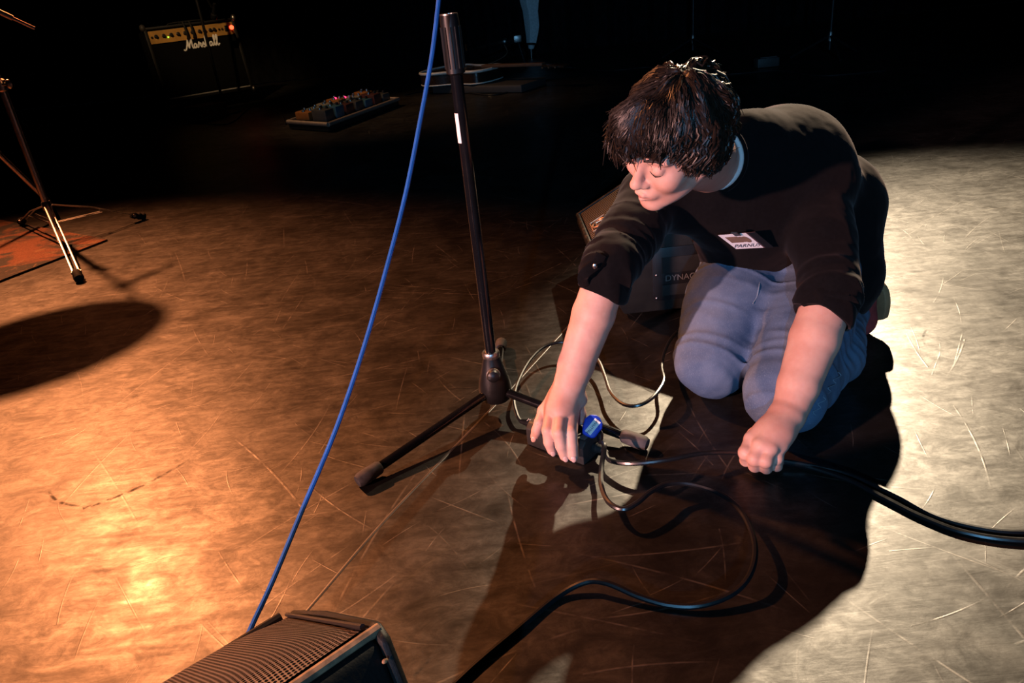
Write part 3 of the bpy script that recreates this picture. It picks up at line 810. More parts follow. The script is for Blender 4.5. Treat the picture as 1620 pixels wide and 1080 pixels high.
for pts, rad in FING_L:
    body.chain(pts, rad, 0.0025)
    body.ell(pts[1], (rad[1] + 0.0006,) * 3, None, 0.004)
body.chain([LWR + np.array([-0.022, -0.004, -0.014]), gp(1196, 690, 0.042), gp(1188, 706, 0.024), gp(1196, 716, 0.014)], [0.0165, 0.0140, 0.0115, 0.0090], 0.010)
body.displace(lambda P: 0.0005 * vnoise(P * 60))
bo = body.build('body', M_skin, person, 2)

def on_head(fld, f, l, u, out=None):                # push a head-space point out to the skin
    d = nrmz(F_ * 1.0) if out is None else nrmz(out)
    p = hd(f, l, u)
    for k in range(120):
        if fld.sample(p) > 0: return p
        p = p + d * 0.0007
    return p
# brows and lash lines
for s_ in (1, -1):
    m = MB(); m.tube([on_head(body, 0.06, l * s_, u) for l, u in ((0.013, 0.018), (0.024, 0.0225), (0.036, 0.0225), (0.047, 0.017))], [0.0018, 0.0034, 0.003, 0.001], 8, flat=0.8); m.build('eyebrow', M_lash, person)
    m = MB(); m.tube([on_head(body, 0.06, l * s_, u) for l, u in ((0.018, -0.008), (0.025, -0.0115), (0.033, -0.0125), (0.040, -0.0105), (0.045, -0.007))], [0.0006, 0.0013, 0.0015, 0.0013, 0.0006], 6); m.build('eyelash', M_lash, person)
m = MB(); m.tube([on_head(body, 0.06, l, u) for l, u in ((0.022, -0.0715), (0.010, -0.0705), (0, -0.0715), (-0.010, -0.0705), (-0.022, -0.0715))], [0.0006, 0.0012, 0.0014, 0.0012, 0.0006], 6); m.build('lip_line', M_lip, person)
# fingernails
for pts, rad in FING_R:
    d = nrmz(pts[3] - pts[2]); nn = nrmz(CAM - pts[3]); nn = nrmz(nn - d * (nn @ d) + np.array([0, 0, .2])); nn = nrmz(nn - d * (nn @ d))
    c = pts[3] + nn * (rad[3] - 0.0006) + d * 0.002
    MB().ell(c, (0.0062, 0.0046, 0.0014), np.array([d, np.cross(nn, d), nn]).T, 12, 6).build('fingernail', M_nail, person)

# jeans
jeans = Field((0.22, 0.95, -0.005), (0.98, 1.80, 0.42), 0.0034)
LAN, RAN = PY(1330, 530, 1.44), PY(1300, 470, 1.62)
LAN[2] = max(LAN[2], 0.055); RAN[2] = 0.055
jeans.ell(pelvis + np.array([0.0, 0.0, 0.01]), (0.105, 0.105, 0.105), None, 0.0)
jeans.cone(rhip, lhip, 0.088, 0.082, 0.03)
jeans.chain([rhip, rhip * 0.45 + RKN * 0.55, RKN + np.array([0.012, 0.02, 0.002])], [0.095, 0.089, 0.074], 0.025)
jeans.chain([lhip, lhip * 0.45 + LKN * 0.55, LKN + np.array([0.006, 0.02, 0.0])], [0.078, 0.080, 0.070], 0.025)
jeans.chain([LKN + np.array([0.012, 0.02, -0.010]), (LKN + LAN) / 2 + np.array([0.015, -0.01, -0.005]), LAN], [0.062, 0.060, 0.048], 0.012)
jeans.chain([RKN + np.array([0.012, 0.02, -0.010]), (RKN + RAN) / 2, RAN], [0.062, 0.060, 0.048], 0.012)
jeans.plane_cut((0, 0, 0.002), (0, 0, -1))
tdir = nrmz(RKN - rhip)
def jfold(P):
    q = P * np.array([16, 16, 16]); big = vnoise(q) * 0.010
    # soft creases running across the thigh
    s_ = (P - rhip) @ tdir
    cr = np.abs(vnoise(np.stack([s_ * 46, P[:, 0] * 7, P[:, 2] * 9], 1)))
    return big - 0.0065 * np.clip(0.22 - cr, 0, 1) / 0.22 * 0.6 + 0.002 * vnoise(P * 60)
jeans.displace(jfold, 0.03)
jo = jeans.build('jeans', M_denim, person, 2)
# fly seam and side seams, laid on the cloth
def seam(px, r, name='seam', mat=M_thread):
    pts = []
    for x, y in px:
        p = jeans.hit(x, y, 0.95, 1.85)
        if p is not None: pts.append(p)
    if len(pts) > 2:
        MB().tube(spline(pts, 4), r, 6).build(name, mat, jo)
seam([(1202, 446), (1200, 458), (1197, 470), (1191, 480)], 0.0012)
zz = []
for k in range(14):
    u = k / 13.0; zz.append((1330 - 52 * u + (4 if k % 2 else -4), 588 + 82 * u))
seam(zz, 0.0009, 'stitching')

# shoes
def shoe(an, toe, side):
    d = nrmz((toe - an) * np.array([1, 1, 0])); lat = np.array([-d[1], d[0], 0]) * side
    f = Field(np.minimum(an, toe) - 0.11, np.maximum(an, toe) + 0.11, 0.003)
    heel = an + d * 0.035 + np.array([0, 0, 0.055]); ball = toe + np.array([0, 0, 0.034])
    f.cone(an, heel, 0.044, 0.036, 0.01).cone(heel, ball, 0.035, 0.036, 0.012).cone(ball, ball - d * 0.055 + np.array([0, 0, -0.004]), 0.034, 0.028, 0.01)
    f.plane_cut((0, 0, 0.004), (0, 0, -1))
    so = f.build('shoe', M_shoe, person, 1)
    back = nrmz(np.cross(nrmz(ball - heel), lat)); back = back if back @ d > 0 else -back
    o1 = heel + back * 0.030; o2 = ball + back * 0.030; m = MB(); vs = []; n = 12
    for i in range(n):
        u = i / (n - 1); wd = 0.033 + 0.010 * math.sin(u * PI) - 0.004 * (u < 0.1)
        if i in (0, n - 1): wd = 0.020
        c = o1 + (o2 - o1) * (u * 1.22 - 0.12); c[2] = max(c[2], 0.01)
        vs += [c - lat * wd, c + lat * wd, c + lat * wd + back * 0.016, c - lat * wd + back * 0.016]
    fs = [(0, 1, 2, 3), (4 * n - 1, 4 * n - 2, 4 * n - 3, 4 * n - 4)]
    for i in range(n - 1):
        a = 4 * i
        for k in range(4): fs.append((a + k, a + (k + 1) % 4, a + 4 + (k + 1) % 4, a + 4 + k))
    m.add(vs, fs); m.build('sole', M_sole, so, bevel=0.003)
LTOE = gp(1356, 527, 0.0); RTOE = np.array([0.80, 1.73, 0.0])
shoe(LAN, LTOE, 1); shoe(RAN, RTOE, 1)

# shirt
shirt = Field((0.08, 1.02, 0.06), (0.98, 1.82, 0.66), 0.0034)
def blob(x, y, Y, r): p = PY(x, y, Y); return p, rpx(p, r)
SB = [blob(*q) for q in ((1196, 242, 1.41, 66), (1240, 272, 1.46, 92), (1288, 338, 1.52, 92), (1300, 398, 1.53, 82))]
shirt.chain([p for p, _ in SB], [r for _, r in SB], 0.03)
FB = [blob(*q) for q in ((1160, 325, 1.38, 62), (1188, 345, 1.43, 88), (1192, 380, 1.46, 82))]
shirt.chain([p for p, _ in FB], [r for _, r in FB], 0.03)
shirt.cone(FB[1][0], SB[1][0], FB[1][1], SB[1][1], 0.04).cone(FB[2][0], SB[2][0], FB[2][1] * 0.95, SB[2][1], 0.04)
shirt.cone(FB[2][0], SB[3][0], FB[2][1] * 0.9, SB[3][1], 0.03)
p, r = blob(1190, 402, 1.46, 66); q, r2 = blob(1280, 415, 1.50, 72); shirt.cone(p, q, r, r2, 0.02)
shirt.cone(LSH, SB[1][0], 0.066, 0.07, 0.04).cone(RSH, FB[0][0], 0.060, 0.06, 0.04).cone(LSH, FB[1][0], 0.055, 0.07, 0.03)
p, r = blob(1172, 226, 1.372, 46); shirt.cone(p, SB[1][0], r, SB[1][1] * 0.9, 0.03); q, r2 = blob(1120, 318, 1.345, 36); shirt.cone(p, q, r * 0.75, r2, 0.02).cone(q, FB[0][0], r2, FB[0][1], 0.03)
# clavicle line and cover over the hips
p, r = blob(1168, 290, 1.37, 50); shirt.cone(p, RSH, r, 0.05, 0.03).cone(p, LSH, r, 0.055, 0.03).cone(p, FB[0][0], r, FB[0][1], 0.03)
p, r = blob(1314, 438, 1.45, 72); q, r2 = blob(1296, 330, 1.50, 84); shirt.cone(p, q, r, r2, 0.03)
p, r2 = blob(1262, 420, 1.47, 55); shirt.cone(*[blob(1320, 430, 1.465, 66)[0], p], blob(1320, 430, 1.465, 66)[1], r2, 0.03)
nax0 = nrmz(NB - hd(-0.035, 0.004, -0.050)); shirt.cone(NB + nax0 * 0.038, SB[1][0], 0.056, SB[1][1] * 0.9, 0.03)
# sleeves with rolled cuffs
RCF = REL * 0.80 + RWR * 0.20; LCF = LEL * 0.82 + LWR * 0.18
shirt.chain([RSH, RSH * 0.45 + REL * 0.55, REL, RCF], [0.062, 0.054, 0.045, 0.040], 0.015)
shirt.chain([LSH, LSH * 0.5 + LEL * 0.5 + np.array([-0.004, -0.012, 0]), LEL, LCF], [0.066, 0.058, 0.052, 0.047], 0.015)
rdir, ldir = nrmz(RWR - REL), nrmz(LWR - LEL)
# shirt ends: hem and cuffs
def cut_end(fld, c, d, rad):                         # cut a limb off squarely past c
    c = np.asarray(c); B = fld.block(c - rad, c + rad); sl, X, Y, Z = B
    pl_ = (X - c[0]) * d[0] + (Y - c[1]) * d[1] + (Z - c[2]) * d[2]
    dist = np.sqrt((X - c[0]) ** 2 + (Y - c[1]) ** 2 + (Z - c[2]) ** 2) - rad
    reg = np.minimum(pl_, -dist); fld.a[sl] = np.maximum(fld.a[sl], reg.astype(np.float32))
cut_end(shirt, RCF, rdir, 0.085); cut_end(shirt, LCF, ldir, 0.085)
def sfold(P):
    big = vnoise(P * 13) * 0.010
    fr = 0
    for el, sh, wr in ((REL, RSH, RWR), (LEL, LSH, LWR)):
        ax = nrmz(el - sh); s_ = (P - sh) @ ax; dd = np.linalg.norm(P - el, axis=1)
        cr = np.abs(vnoise(np.stack([s_ * 50, P[:, 0] * 9, P[:, 1] * 9 + P[:, 2] * 9], 1)))
        fr = fr - 0.010 * np.clip(0.20 - cr, 0, 1) / 0.20 * np.clip(1 - dd / 0.16, 0, 1) * 0.7
    hem = np.clip((0.30 - P[:, 2]) / 0.12, 0, 1) * 0.008 * vnoise(np.stack([P[:, 0] * 8, P[:, 1] * 8, P[:, 2] * 40], 1))
    return big + fr + hem + 0.0015 * vnoise(P * 70)
shirt.displace(sfold, 0.03)
sh_o = shirt.build('shirt', M_shirt, person, 2)
# rolled cuff bands
def cuff(c, d, r, tipdir):
    _, u, v = frame_of(d); m = MB(); n = 40
    prof = [(-0.034, 0.003), (-0.030, 0.006), (-0.004, 0.0075), (0.002, 0.004), (0.002, 0.000), (-0.004, -0.002)]
    vs = []; fs = []
    for k in range(n):
        t_ = 2 * PI * k / n; rd = u * math.cos(t_) + v * math.sin(t_)
        slant = 0.012 * (rd @ nrmz(tipdir)) + 0.003 * math.sin(3 * t_ + 1)
        for a, o_ in prof: vs.append(c + d * (a + slant) + rd * (r + o_ + 0.002 * math.sin(5 * t_)))
    m_ = len(prof)
    for k in range(n):
        for i in range(m_): fs.append((k * m_ + i, k * m_ + (i + 1) % m_, ((k + 1) % n) * m_ + (i + 1) % m_, ((k + 1) % n) * m_ + i))
    m.add(vs, fs); return m.build('rolled_cuff', M_shirt, person)
c1 = cuff(RCF, rdir, 0.0405, np.array([1.0, -0.2, -0.5])); c2 = cuff(LCF, ldir, 0.0465, np.array([0.2, -1.0, -0.3]))
# tab and button on the right cuff
tb = [PY(931, 408, RCF[1] - 0.045), PY(926, 425, RCF[1] - 0.05), PY(924, 440, RCF[1] - 0.045)]
MB().tube(spline([PY(951, 402, 1.155), PY(942, 418, 1.148), PY(927, 430, 1.145), PY(922, 440, 1.15), PY(926, 452, 1.16)], 6), 0.009, 8, flat=0.25, nrm=nrmz(CAM - RCF)).build('sleeve_tab', M_shirt, c1)
MB().ell(PY(941, 421, 1.138), (0.0045, 0.0045, 0.002), np.array([np.cross(nrmz(CAM - RCF), [0, 0, 1]), [0, 0, 1], nrmz(CAM - RCF)]).T, 12, 6).build('cuff_button', M_steel, c1)
# collar of the jersey and the white undershirt at the neck
nax = nrmz(NB - hd(-0.03, 0, -0.05)); _, nu_, nv_ = frame_of(nax)
def neckring(off, r, tr, name, mat, tilt):
    pts = []; td = nrmz(np.array([-0.6, -0.7, -0.3]))
    for k in range(48):
        t_ = 2 * PI * k / 48; rd = nu_ * math.cos(t_) + nv_ * math.sin(t_)
        pts.append(NB - nax * (off - tilt * (rd @ td)) + rd * r)
    return MB().tube(pts, tr, 10, closed=True).build(name, mat, person)
neckring(0.012, 0.0575, 0.0055, 'collar', M_shirt, 0.03)
tag(neckring(0.019, 0.0525, 0.0045, 'undershirt', M_under, 0.03), 'white undershirt edge at the neckline')

# hair: a cap of short dark waves, then tapered locks
hair = person
cap = Field(HC - 0.17, HC + 0.17, 0.003)
capf = Scaled(cap)
capf.ell(hd(-0.011, 0, 0.036), (0.107, 0.083, 0.089), HR, 0.0)
capf.ell(hd(0.062, 0, 0.070), (0.046, 0.060, 0.030), HR, 0.03)
capf.ell(hd(0.076, -0.008, 0.040), (0.030, 0.056, 0.030), HR, 0.02)
capf.ell(hd(-0.046, 0, -0.03), (0.058, 0.068, 0.052), HR, 0.03)
capf.ell(hd(0.000, 0, 0.020), (0.062, 0.084, 0.050), HR, 0.02)
# clear the face, ears and neck
capf.ell(hd(0.092, 0, -0.060), (0.085, 0.100, 0.082), HR, 0.010, True)
capf.ell(hd(0.005, 0.10, -0.045), (0.035, 0.05, 0.048), HR, 0.008, True); capf.ell(hd(0.005, -0.10, -0.045), (0.035, 0.05, 0.048), HR, 0.008, True)
crown = hd(-0.035, -0.005, 0.125)
def hfold(P):
    v = P - crown; loc = v @ HR                                    # head axes, crown at the origin
    az = np.arctan2(loc[:, 1], loc[:, 0]); rr_ = np.linalg.norm(v, axis=1)
    return 0.016 * vnoise(np.stack([az * 4 + 20, rr_ * 26, rr_ * 0 + 3], 1)) + 0.007 * vnoise(P * 45) + 0.005 * vnoise(np.stack([az * 14 + 40, rr_ * 40, rr_ * 0 + 9], 1))
cap.displace(hfold, 0.03)
capf.ell(hd(0.040, -0.074, 0.000), (0.034, 0.020, 0.044), HR, 0.02); capf.ell(hd(0.012, 0.073, 0.000), (0.030, 0.016, 0.036), HR, 0.02)
capf.ell(hd(0.097, 0.006, -0.062), (0.085, 0.092, 0.082), HR, 0.003, True)
hc = cap.build('hair', M_hair, person, 1)
def locks(n, seed, ln, r0, lift, name, wave=1.0, low=False):
    rs = np.random.RandomState(seed); m = MB(); made = 0; tries = 0
    while made < n and tries < n * 12:
        tries += 1
        d = nrmz(rs.normal(size=3)); p = hd(0, 0, 0.03) + d * 0.15
        # walk inwards to the hair surface
        ok = False
        for k in range(60):
            if cap.sample(p) < 0.0: ok = True; break
            p = p - d * 0.0025
        if not ok: continue
        lo = (p - HC) @ HR
        if lo[2] < -0.068 or (lo[0] > 0.0 and cap.normal(p) @ U_ < 0.0): continue
        if low and not (lo[2] < 0.075 * HS or lo[0] < -0.05): continue
        nrm = cap.normal(p); pts = [p - nrm * 0.004]; q = p.copy()
        L0 = ln * (0.7 + 0.6 * rs.rand()); steps = 8; ph = rs.rand() * 6.28; amp = (0.0009 + 0.0030 * rs.rand() ** 3) * wave; swirl = 0.7 * math.sin(3.0 * lo[1] / 0.05 + 9.0 * lo[0]) * 0.5 + (rs.rand() - 0.5) * 0.25
        for k in range(1, steps):
            nrm = cap.normal(q); v = q - crown; v = v - nrm * (v @ nrm)
            if np.linalg.norm(v) < 1e-4: v = rs.normal(size=3)
            v = nrmz(v); sd_ = np.cross(nrm, v); v = nrmz(v + sd_ * (swirl + 0.16 * math.sin(ph + k * 0.8)) + F_ * 0.15)
            q = q + v * (L0 / steps)
            for it in range(8):
                dd = cap.sample(q)
                if dd > 0.049 or ((q - HC) @ F_ > 0.0 and nrm @ U_ < -0.15): break
                if dd > 0.0015: q = q - cap.normal(q) * min(dd, 0.004) * 0.8
                elif dd < -0.001: q = q + cap.normal(q) * min(-dd, 0.004)
                else: break
            if cap.sample(q) > 0.007 or cap.normal(q) @ nrm < 0.35 or ((q - HC) @ F_ > 0.0 and cap.normal(q) @ U_ < -0.1): break
            t_ = k / (steps - 1)
            pts.append(q + nrm * (lift * math.sin(t_ * PI * 0.85) + 0.001) + sd_ * amp * math.sin(ph + k * 1.7))
        if len(pts) < 3: continue
        dlast = nrmz(pts[-1] - pts[-2]); ex = (0.003 + 0.009 * rs.rand()) * (1 + 0.25 * wave); ex = ex * (1.9 if lo[1] < -0.02 else 1.0); cu_ = nrmz(rs.normal(size=3)) * 0.0022 * wave
        pts.append(pts[-1] + dlast * ex * 0.5); pts.append(pts[-1] + dlast * ex * 0.5 + cu_)
        steps = len(pts)
        rad = [r0 * (0.75 + 0.5 * math.sin(PI * min(1, k / 5.0))) * (1 - (k / (steps - 0.6)) ** 2.5) + 0.0002 for k in range(steps)]
        m.tube(pts, rad, 5, cap=False); made += 1
    return m.build(name, M_hair, hc)
tag(locks(650, 9, 0.050, 0.0015, 0.0075, 'hair_curls', 2.6, True), kind='stuff')
tag(locks(5200, 3, 0.080, 0.00095, 0.0028, 'hair_locks'), kind='stuff')

# ---------------------------------------------------------------- power strip, plugs and floor cables
e0 = gp(924, 737); e1 = gp(842, 706); sax = nrmz(e1 - e0); sdp = np.array([-sax[1], sax[0], 0]); sdp = sdp if sdp[1] > 0 else -sdp
SW, SL, SH = 0.055, 0.128, 0.046
ST = lambda a, b, z=0.0: e0 + sax * a + sdp * b + np.array([0, 0, z])
t = thing('power_strip', ST(SL / 2, SW / 2), 'black rubber power strip on the floor under the right hand', 'power strip')
m = MB(); m.prism([ST(0, 0, 0.0005), ST(0, SW, 0.0005), ST(0, SW, SH - 0.010), ST(0, SW - 0.010, SH), ST(0, 0.010, SH), ST(0, 0, SH - 0.010)], sax * SL)
m.build('case', M_strip, t, bevel=0.0025)
for k in (0.038, 0.090):
    rg = MB(); rg.lathe([(0.0, 0.0205), (0.0018, 0.0205), (0.0022, 0.0175), (-0.012, 0.0165), (-0.012, 0.0)], ST(k, SW / 2, SH), (0, 0, 1), 28)
    so = rg.build('socket', M_black, t)
    for s_ in (-1, 1): MB().cyl(ST(k + 0.0085 * s_, SW / 2, SH - 0.0125), ST(k + 0.0085 * s_, SW / 2, SH - 0.0112), 0.0024, n=10).build('socket_hole', M_blkrubber, so)
m = MB(); m.box(ST(0.010, SW / 2, SH + 0.0002), (0.012, SW - 0.024, 0.0008), np.array([sax, sdp, [0, 0, 1]]).T); lb = m.build('label', M_greylabel, t); tag(lb, 'dusty grey label')
m = MB(); m.lathe([(0, 0.0095), (0.006, 0.0095), (0.008, 0.0075), (0.020, 0.0062), (0.024, 0.0048)], ST(0.0, SW * 0.62, 0.020), -sax, 16); m.build('cable_gland', M_blkrubber, t)

# blue plug leaning beside the strip, label towards the camera
pc = gp(937, 674, 0.062); pn = nrmz(CAM - pc); px_ = CM[:, 0]; px_ = nrmz(px_ - pn * (px_ @ pn)); py_ = np.cross(pn, px_)
ca, sa = math.cos(math.radians(14)), math.sin(math.radians(14))
ux = px_ * ca - py_ * sa; uy = px_ * sa + py_ * ca
t = thing('power_plug', (pc[0], pc[1], 0), 'bright blue power plug with handwritten white label, between the two hands', 'plug')
sc_ = depth(pc) / FPX
out = [(-13, -15), (-15, -2), (-14, 9), (-8, 17), (2, 19), (9, 16), (15, 8), (16, 0), (12, -8), (9, -16), (4, -19), (-4, -18)]
poly = [pc + (ux * a + uy * b) * sc_ - pn * 0.020 for a, b in out]
m = MB(); m.prism(poly, pn * 0.021); m.build('plug_body', M_blueplug, t, bevel=0.004, segs=3)
for s_ in (-1, 1): MB().cyl(pc - pn * 0.020 + ux * 0.0095 * s_, pc - pn * 0.038 + ux * 0.0095 * s_, 0.0024, n=12).build('pin', M_steel, t)
ly = nrmz(uy * 0.90 + ux * 0.43); lx = np.cross(ly, pn)
lc = pc + pn * 0.0016 - uy * 0.0006 + ux * 0.001
lab = MB(); lab.box(lc, (0.0125, 0.0290, 0.0010), np.array([lx, ly, pn]).T); lo_ = lab.build('label', M_paper, t); tag(lo_, 'white handwritten label')
text_part('lettering', 'PALLMARS', 0.0066, lc + pn * 0.0007, ly, -lx, M_ink, lo_, 0.0002)
m = MB(); m.tube(spline([pc + ux * 0.012 - uy * 0.006 - pn * 0.008, pc + ux * 0.017 - uy * 0.012 - pn * 0.006, pc + ux * 0.019 - uy * 0.022 - pn * 0.004], 4), [0.0062] * 5 + [0.0056] * 2 + [0.005] * 2, 10); m.build('strain_relief', M_cable, t)
plug_exit = pc + ux * 0.019 - uy * 0.022 - pn * 0.004

RC = 0.0043
cable('power_cable', [plug_exit - (-(ux * 0.002 - uy * 0.010)) * 0.1] + fp([(956, 705, 0.045), (952, 735, 0.030), (951, 765, 0.028), (962, 793, 0.030), (985, 805, 0.030), (1008, 795, 0.032), (1030, 777, 0.034), (1058, 765, 0.030), (1095, 766, 0.026), (1140, 781, 0.024), (1175, 812, 0.026), (1194, 860, 0.030), (1188, 905, 0.024), (1160, 938, 0.014), (1110, 957, 0.008), (1060, 957, 0.006), (1010, 943, 0.010), (960, 922, 0.017), (925, 921, 0.013), (880, 945, ZC), (820, 995, ZC), (760, 1045, ZC), (716, 1086, ZC), (640, 1160, ZC)]), RC, M_cable, 'long black cable looping from the blue plug along the floor to the bottom edge')
g0 = ST(-0.024, SW * 0.62, 0.020)
fist = gp(1205, 733, 0.014)
cable('power_cable', [g0] + fp([(965, 728, 0.018), (1000, 733, 0.026), (1050, 728, 0.032), (1110, 717, 0.030), (1165, 716, 0.020)]) + [gp(1196, 724, 0.014), gp(1222, 727, 0.013)] + fp([(1250, 731, 0.010), (1300, 740, 0.006), (1350, 753, ZC), (1420, 785, ZC), (1480, 817, ZC), (1550, 836, ZC), (1625, 842, ZC), (1760, 830, ZC)]), RC, M_cable, 'black cable from the power strip, passing through the left fist to the right edge')
cable('power_cable', fp([(1205, 733, 0.008), (1232, 731, 0.007), (1262, 734, 0.006), (1300, 744, 0.005), (1345, 760, ZC), (1400, 788, ZC), (1460, 818, ZC), (1530, 843, ZC), (1625, 855, ZC), (1760, 850, ZC)]), RC, M_cable, 'second black cable, lying just below the one held in the left fist')

# thin signal cable with connector
cx = gp(832, 668, 0.012); cy = gp(856, 673, 0.014); cd = nrmz(cy - cx)
t = thing('cable_connector', (cx[0], cx[1], 0), 'small black cable connector with white lettering, left of the right hand', 'connector')
m = MB(); m.lathe([(-0.012, 0.0042), (0.0, 0.0060), (0.004, 0.0078), (0.030, 0.0082), (0.034, 0.0074), (0.036, 0.0)], cx, cd, 20); m.build('barrel', M_black, t)
tn = nrmz(CAM - cx); tn = nrmz(tn - cd * (tn @ cd) + np.array([0, 0.5, 0.9])); tn = nrmz(tn - cd * (tn @ cd))
text_part('lettering', 'MUSI', 0.0105, cx + cd * 0.017 + tn * 0.0083, cd, np.cross(tn, cd), M_white, t, 0.0003)
cs = cx - cd * 0.012
cable('signal_cable', [cs] + fp([(818, 656, 0.016), (813, 632, 0.022), (820, 603, 0.028), (838, 570, 0.032), (862, 548, 0.034), (893, 541, 0.034), (922, 551, 0.032), (945, 568, 0.03), (957, 595, 0.028), (966, 620, 0.028), (986, 639, 0.030), (1010, 641, 0.034), (1033, 628, 0.040), (1050, 603, 0.042), (1047, 580, 0.036), (1052, 555, 0.026), (1066, 530, 0.012), (1090, 512, 0.004), (1130, 500, 0.004)]), 0.0036, M_cable, 'thin black cable looping from the connector behind the right arm to the jeans')

# ---------------------------------------------------------------- name badge on the jersey
hits = [shirt.hit(x, y, 0.9, 1.7) for x, y in ((1150, 372), (1195, 372), (1182, 381), (1170, 390), (1215, 390))]
hc_ = hits[2]; dep_ = depth(hc_)
q = [PY(x, y, Yv) for (x, y), Yv in zip(((1136, 372), (1195, 367), (1224, 391), (1165, 394)), (hc_[1] - 0.030, hc_[1] - 0.030, hc_[1] - 0.006, hc_[1] - 0.006))]
q = [np.asarray(p) for p in q]; bc = sum(q) / 4
bx = nrmz((q[1] - q[0]) + (q[2] - q[3])); by = nrmz((q[0] - q[3]) + (q[1] - q[2])); bn = nrmz(np.cross(bx, by)); bn = bn if bn @ (CAM - bc) > 0 else -bn
t = thing('name_badge', bc, 'clipped name badge on the chest of the dark jersey', 'badge')
BP = lambda u, v, h=0.0: (q[3] * (1 - u) + q[2] * u) * (1 - v) + (q[0] * (1 - u) + q[1] * u) * v + bn * h
def bquad(name, u0, u1, v0, v1, h, th, mat, par):
    m = MB(); m.prism([BP(u0, v0, h), BP(u1, v0, h), BP(u1, v1, h), BP(u0, v1, h)], bn * th); return m.build(name, mat, par, smooth=False)
card = bquad('card', 0, 1, 0, 1, -0.001, 0.001, M_badgedark, t)
pp = bquad('paper_insert', 0.0, 0.74, 0.02, 1.0, 0.0, 0.0004, M_paper, card); tag(pp, 'white printed insert')
bquad('printed_picture', 0.10, 0.42, 0.45, 0.84, 0.0005, 0.0002, M_badgebrown, pp)
m = MB()
for (u, v, r_) in ((0.47, 0.64, .09), (0.57, 0.62, .10)):
    m.add([BP(u + r_ * math.cos(k * PI / 8), v + 2.0 * r_ * math.sin(k * PI / 8), 0.0008) for k in range(16)], [tuple(range(16))])
m.build('printed_shape', M_badgebrown, pp)
text_part('lettering', 'PARNUS', 0.013, BP(0.40, 0.22, 0.0006), bx, by, M_ink, pp, 0.0002)
bquad('dark_stripe', 0.78, 1.0, 0.0, 1.0, 0.0, 0.0003, M_black, card)
cl_ = MB(); cl_.box(BP(0.5, 1.05, 0.002), (0.012, 0.014, 0.004), np.array([bx, by, bn]).T); cl_.build('clip', M_steel, t, bevel=0.001)

# ---------------------------------------------------------------- guitar amplifier
AZ = 0.115
aBL, aBR = gp(264, 163, AZ), gp(402, 140, AZ)
axx = nrmz(aBR - aBL); AWd = np.linalg.norm(aBR - aBL); ayb = np.array([-axx[1], axx[0], 0])   # away from camera
if ayb[1] < 0: ayb = -ayb
tilt = math.radians(10); aup = np.array([0, 0, 1]) * math.cos(tilt) + ayb * math.sin(tilt); aout = nrmz(np.cross(axx, aup)); aout = aout if aout @ (CAM - aBL) > 0 else -aout
def fit_h():
    best = None
    for h in np.arange(0.3, 1.0, 0.01):
        p = (aBL + aup * h - CAM) @ CM; y = 540 + FPX * p[1] / p[2]
        if y < 46: return h
    return 0.6
AH = fit_h()
t = thing('guitar_amplifier', (aBL + aBR) / 2 * np.array([1, 1, 0]), 'black guitar combo amplifier with gold control panel, tilted back at the rear left', 'amplifier')
A = lambda u, v, h=0.0: aBL + axx * (u * AWd) + aup * (v * AH) + aout * h
AR = np.array([axx, aup, aout]).T
D = 0.26
m = MB(); fr = 0.022
m.box(A(0.5, 0.5, -D / 2 - 0.006), (AWd, AH, D - 0.012), AR)
cab = m.build('cabinet', M_tolex, t, bevel=0.012)
m = MB()
for (c, s_) in ((A(0.018, 0.5, -0.01), (AWd * 0.036, AH, 0.035)), (A(0.982, 0.5, -0.01), (AWd * 0.036, AH, 0.035)), (A(0.5, 0.02, -0.01), (AWd, AH * 0.045, 0.035)), (A(0.5, 0.985, -0.01), (AWd, AH * 0.035, 0.035))):
    m.box(c, s_, AR)
m.build('front_frame', M_tolex, t, bevel=0.006)
m = MB(); m.box(A(0.5, 0.405, -0.006), (AWd * 0.93, AH * 0.73, 0.010), AR); gc = m.build('grille_cloth', M_ampcloth, t)
m = MB(); m.tube([A(0.04, 0.045, 0.012), A(0.96, 0.045, 0.012)], 0.006, 8); m.build('piping', M_piping, t)
m = MB(); m.box(A(0.5, 0.865, -0.002), (AWd * 0.925, AH * 0.165, 0.010), AR); pan = m.build('control_panel', M_gold, t); tag(pan, 'gold control panel')
for k, u in enumerate((0.11, 0.19, 0.27, 0.345, 0.42, 0.50, 0.58, 0.635, 0.70, 0.745)):
    kb = MB(); kb.lathe([(0, 0.016), (0.004, 0.016), (0.006, 0.012), (0.020, 0.011), (0.021, 0.0)], A(u, 0.872, 0.003), aout, 16); kb.build('control_knob', M_black, pan)
for u in (0.065, 0.80, 0.835):
    MB().lathe([(0, 0.009), (0.006, 0.009), (0.006, 0.005), (-0.002, 0.004)], A(u, 0.865, 0.003), aout, 14).build('jack_socket', M_black, pan)
MB().box(A(0.885, 0.868, 0.006), (0.034, 0.045, 0.014), AR).build('power_switch', M_black, pan, bevel=0.003)
MB().lathe([(0, 0.018), (0.004, 0.018), (0.010, 0.012), (0.013, 0.0)], A(0.945, 0.873, 0.003), aout, 16).build('pilot_lamp', M_red_led, pan)
MB().ell(A(0.232, 0.848, 0.006), (0.006, 0.006, 0.004), AR, 10, 6).build('green_lamp', M_green_led, pan)
for (u, v) in ((0.0, 1.0), (1.0, 1.0), (0.0, 0.0), (1.0, 0.0)):
    c = MB(); c.ell(A(u, v, -0.004), (0.024, 0.030, 0.024), AR, 14, 8); c.build('corner_protector', M_case if u == 0 else M_steel, t)
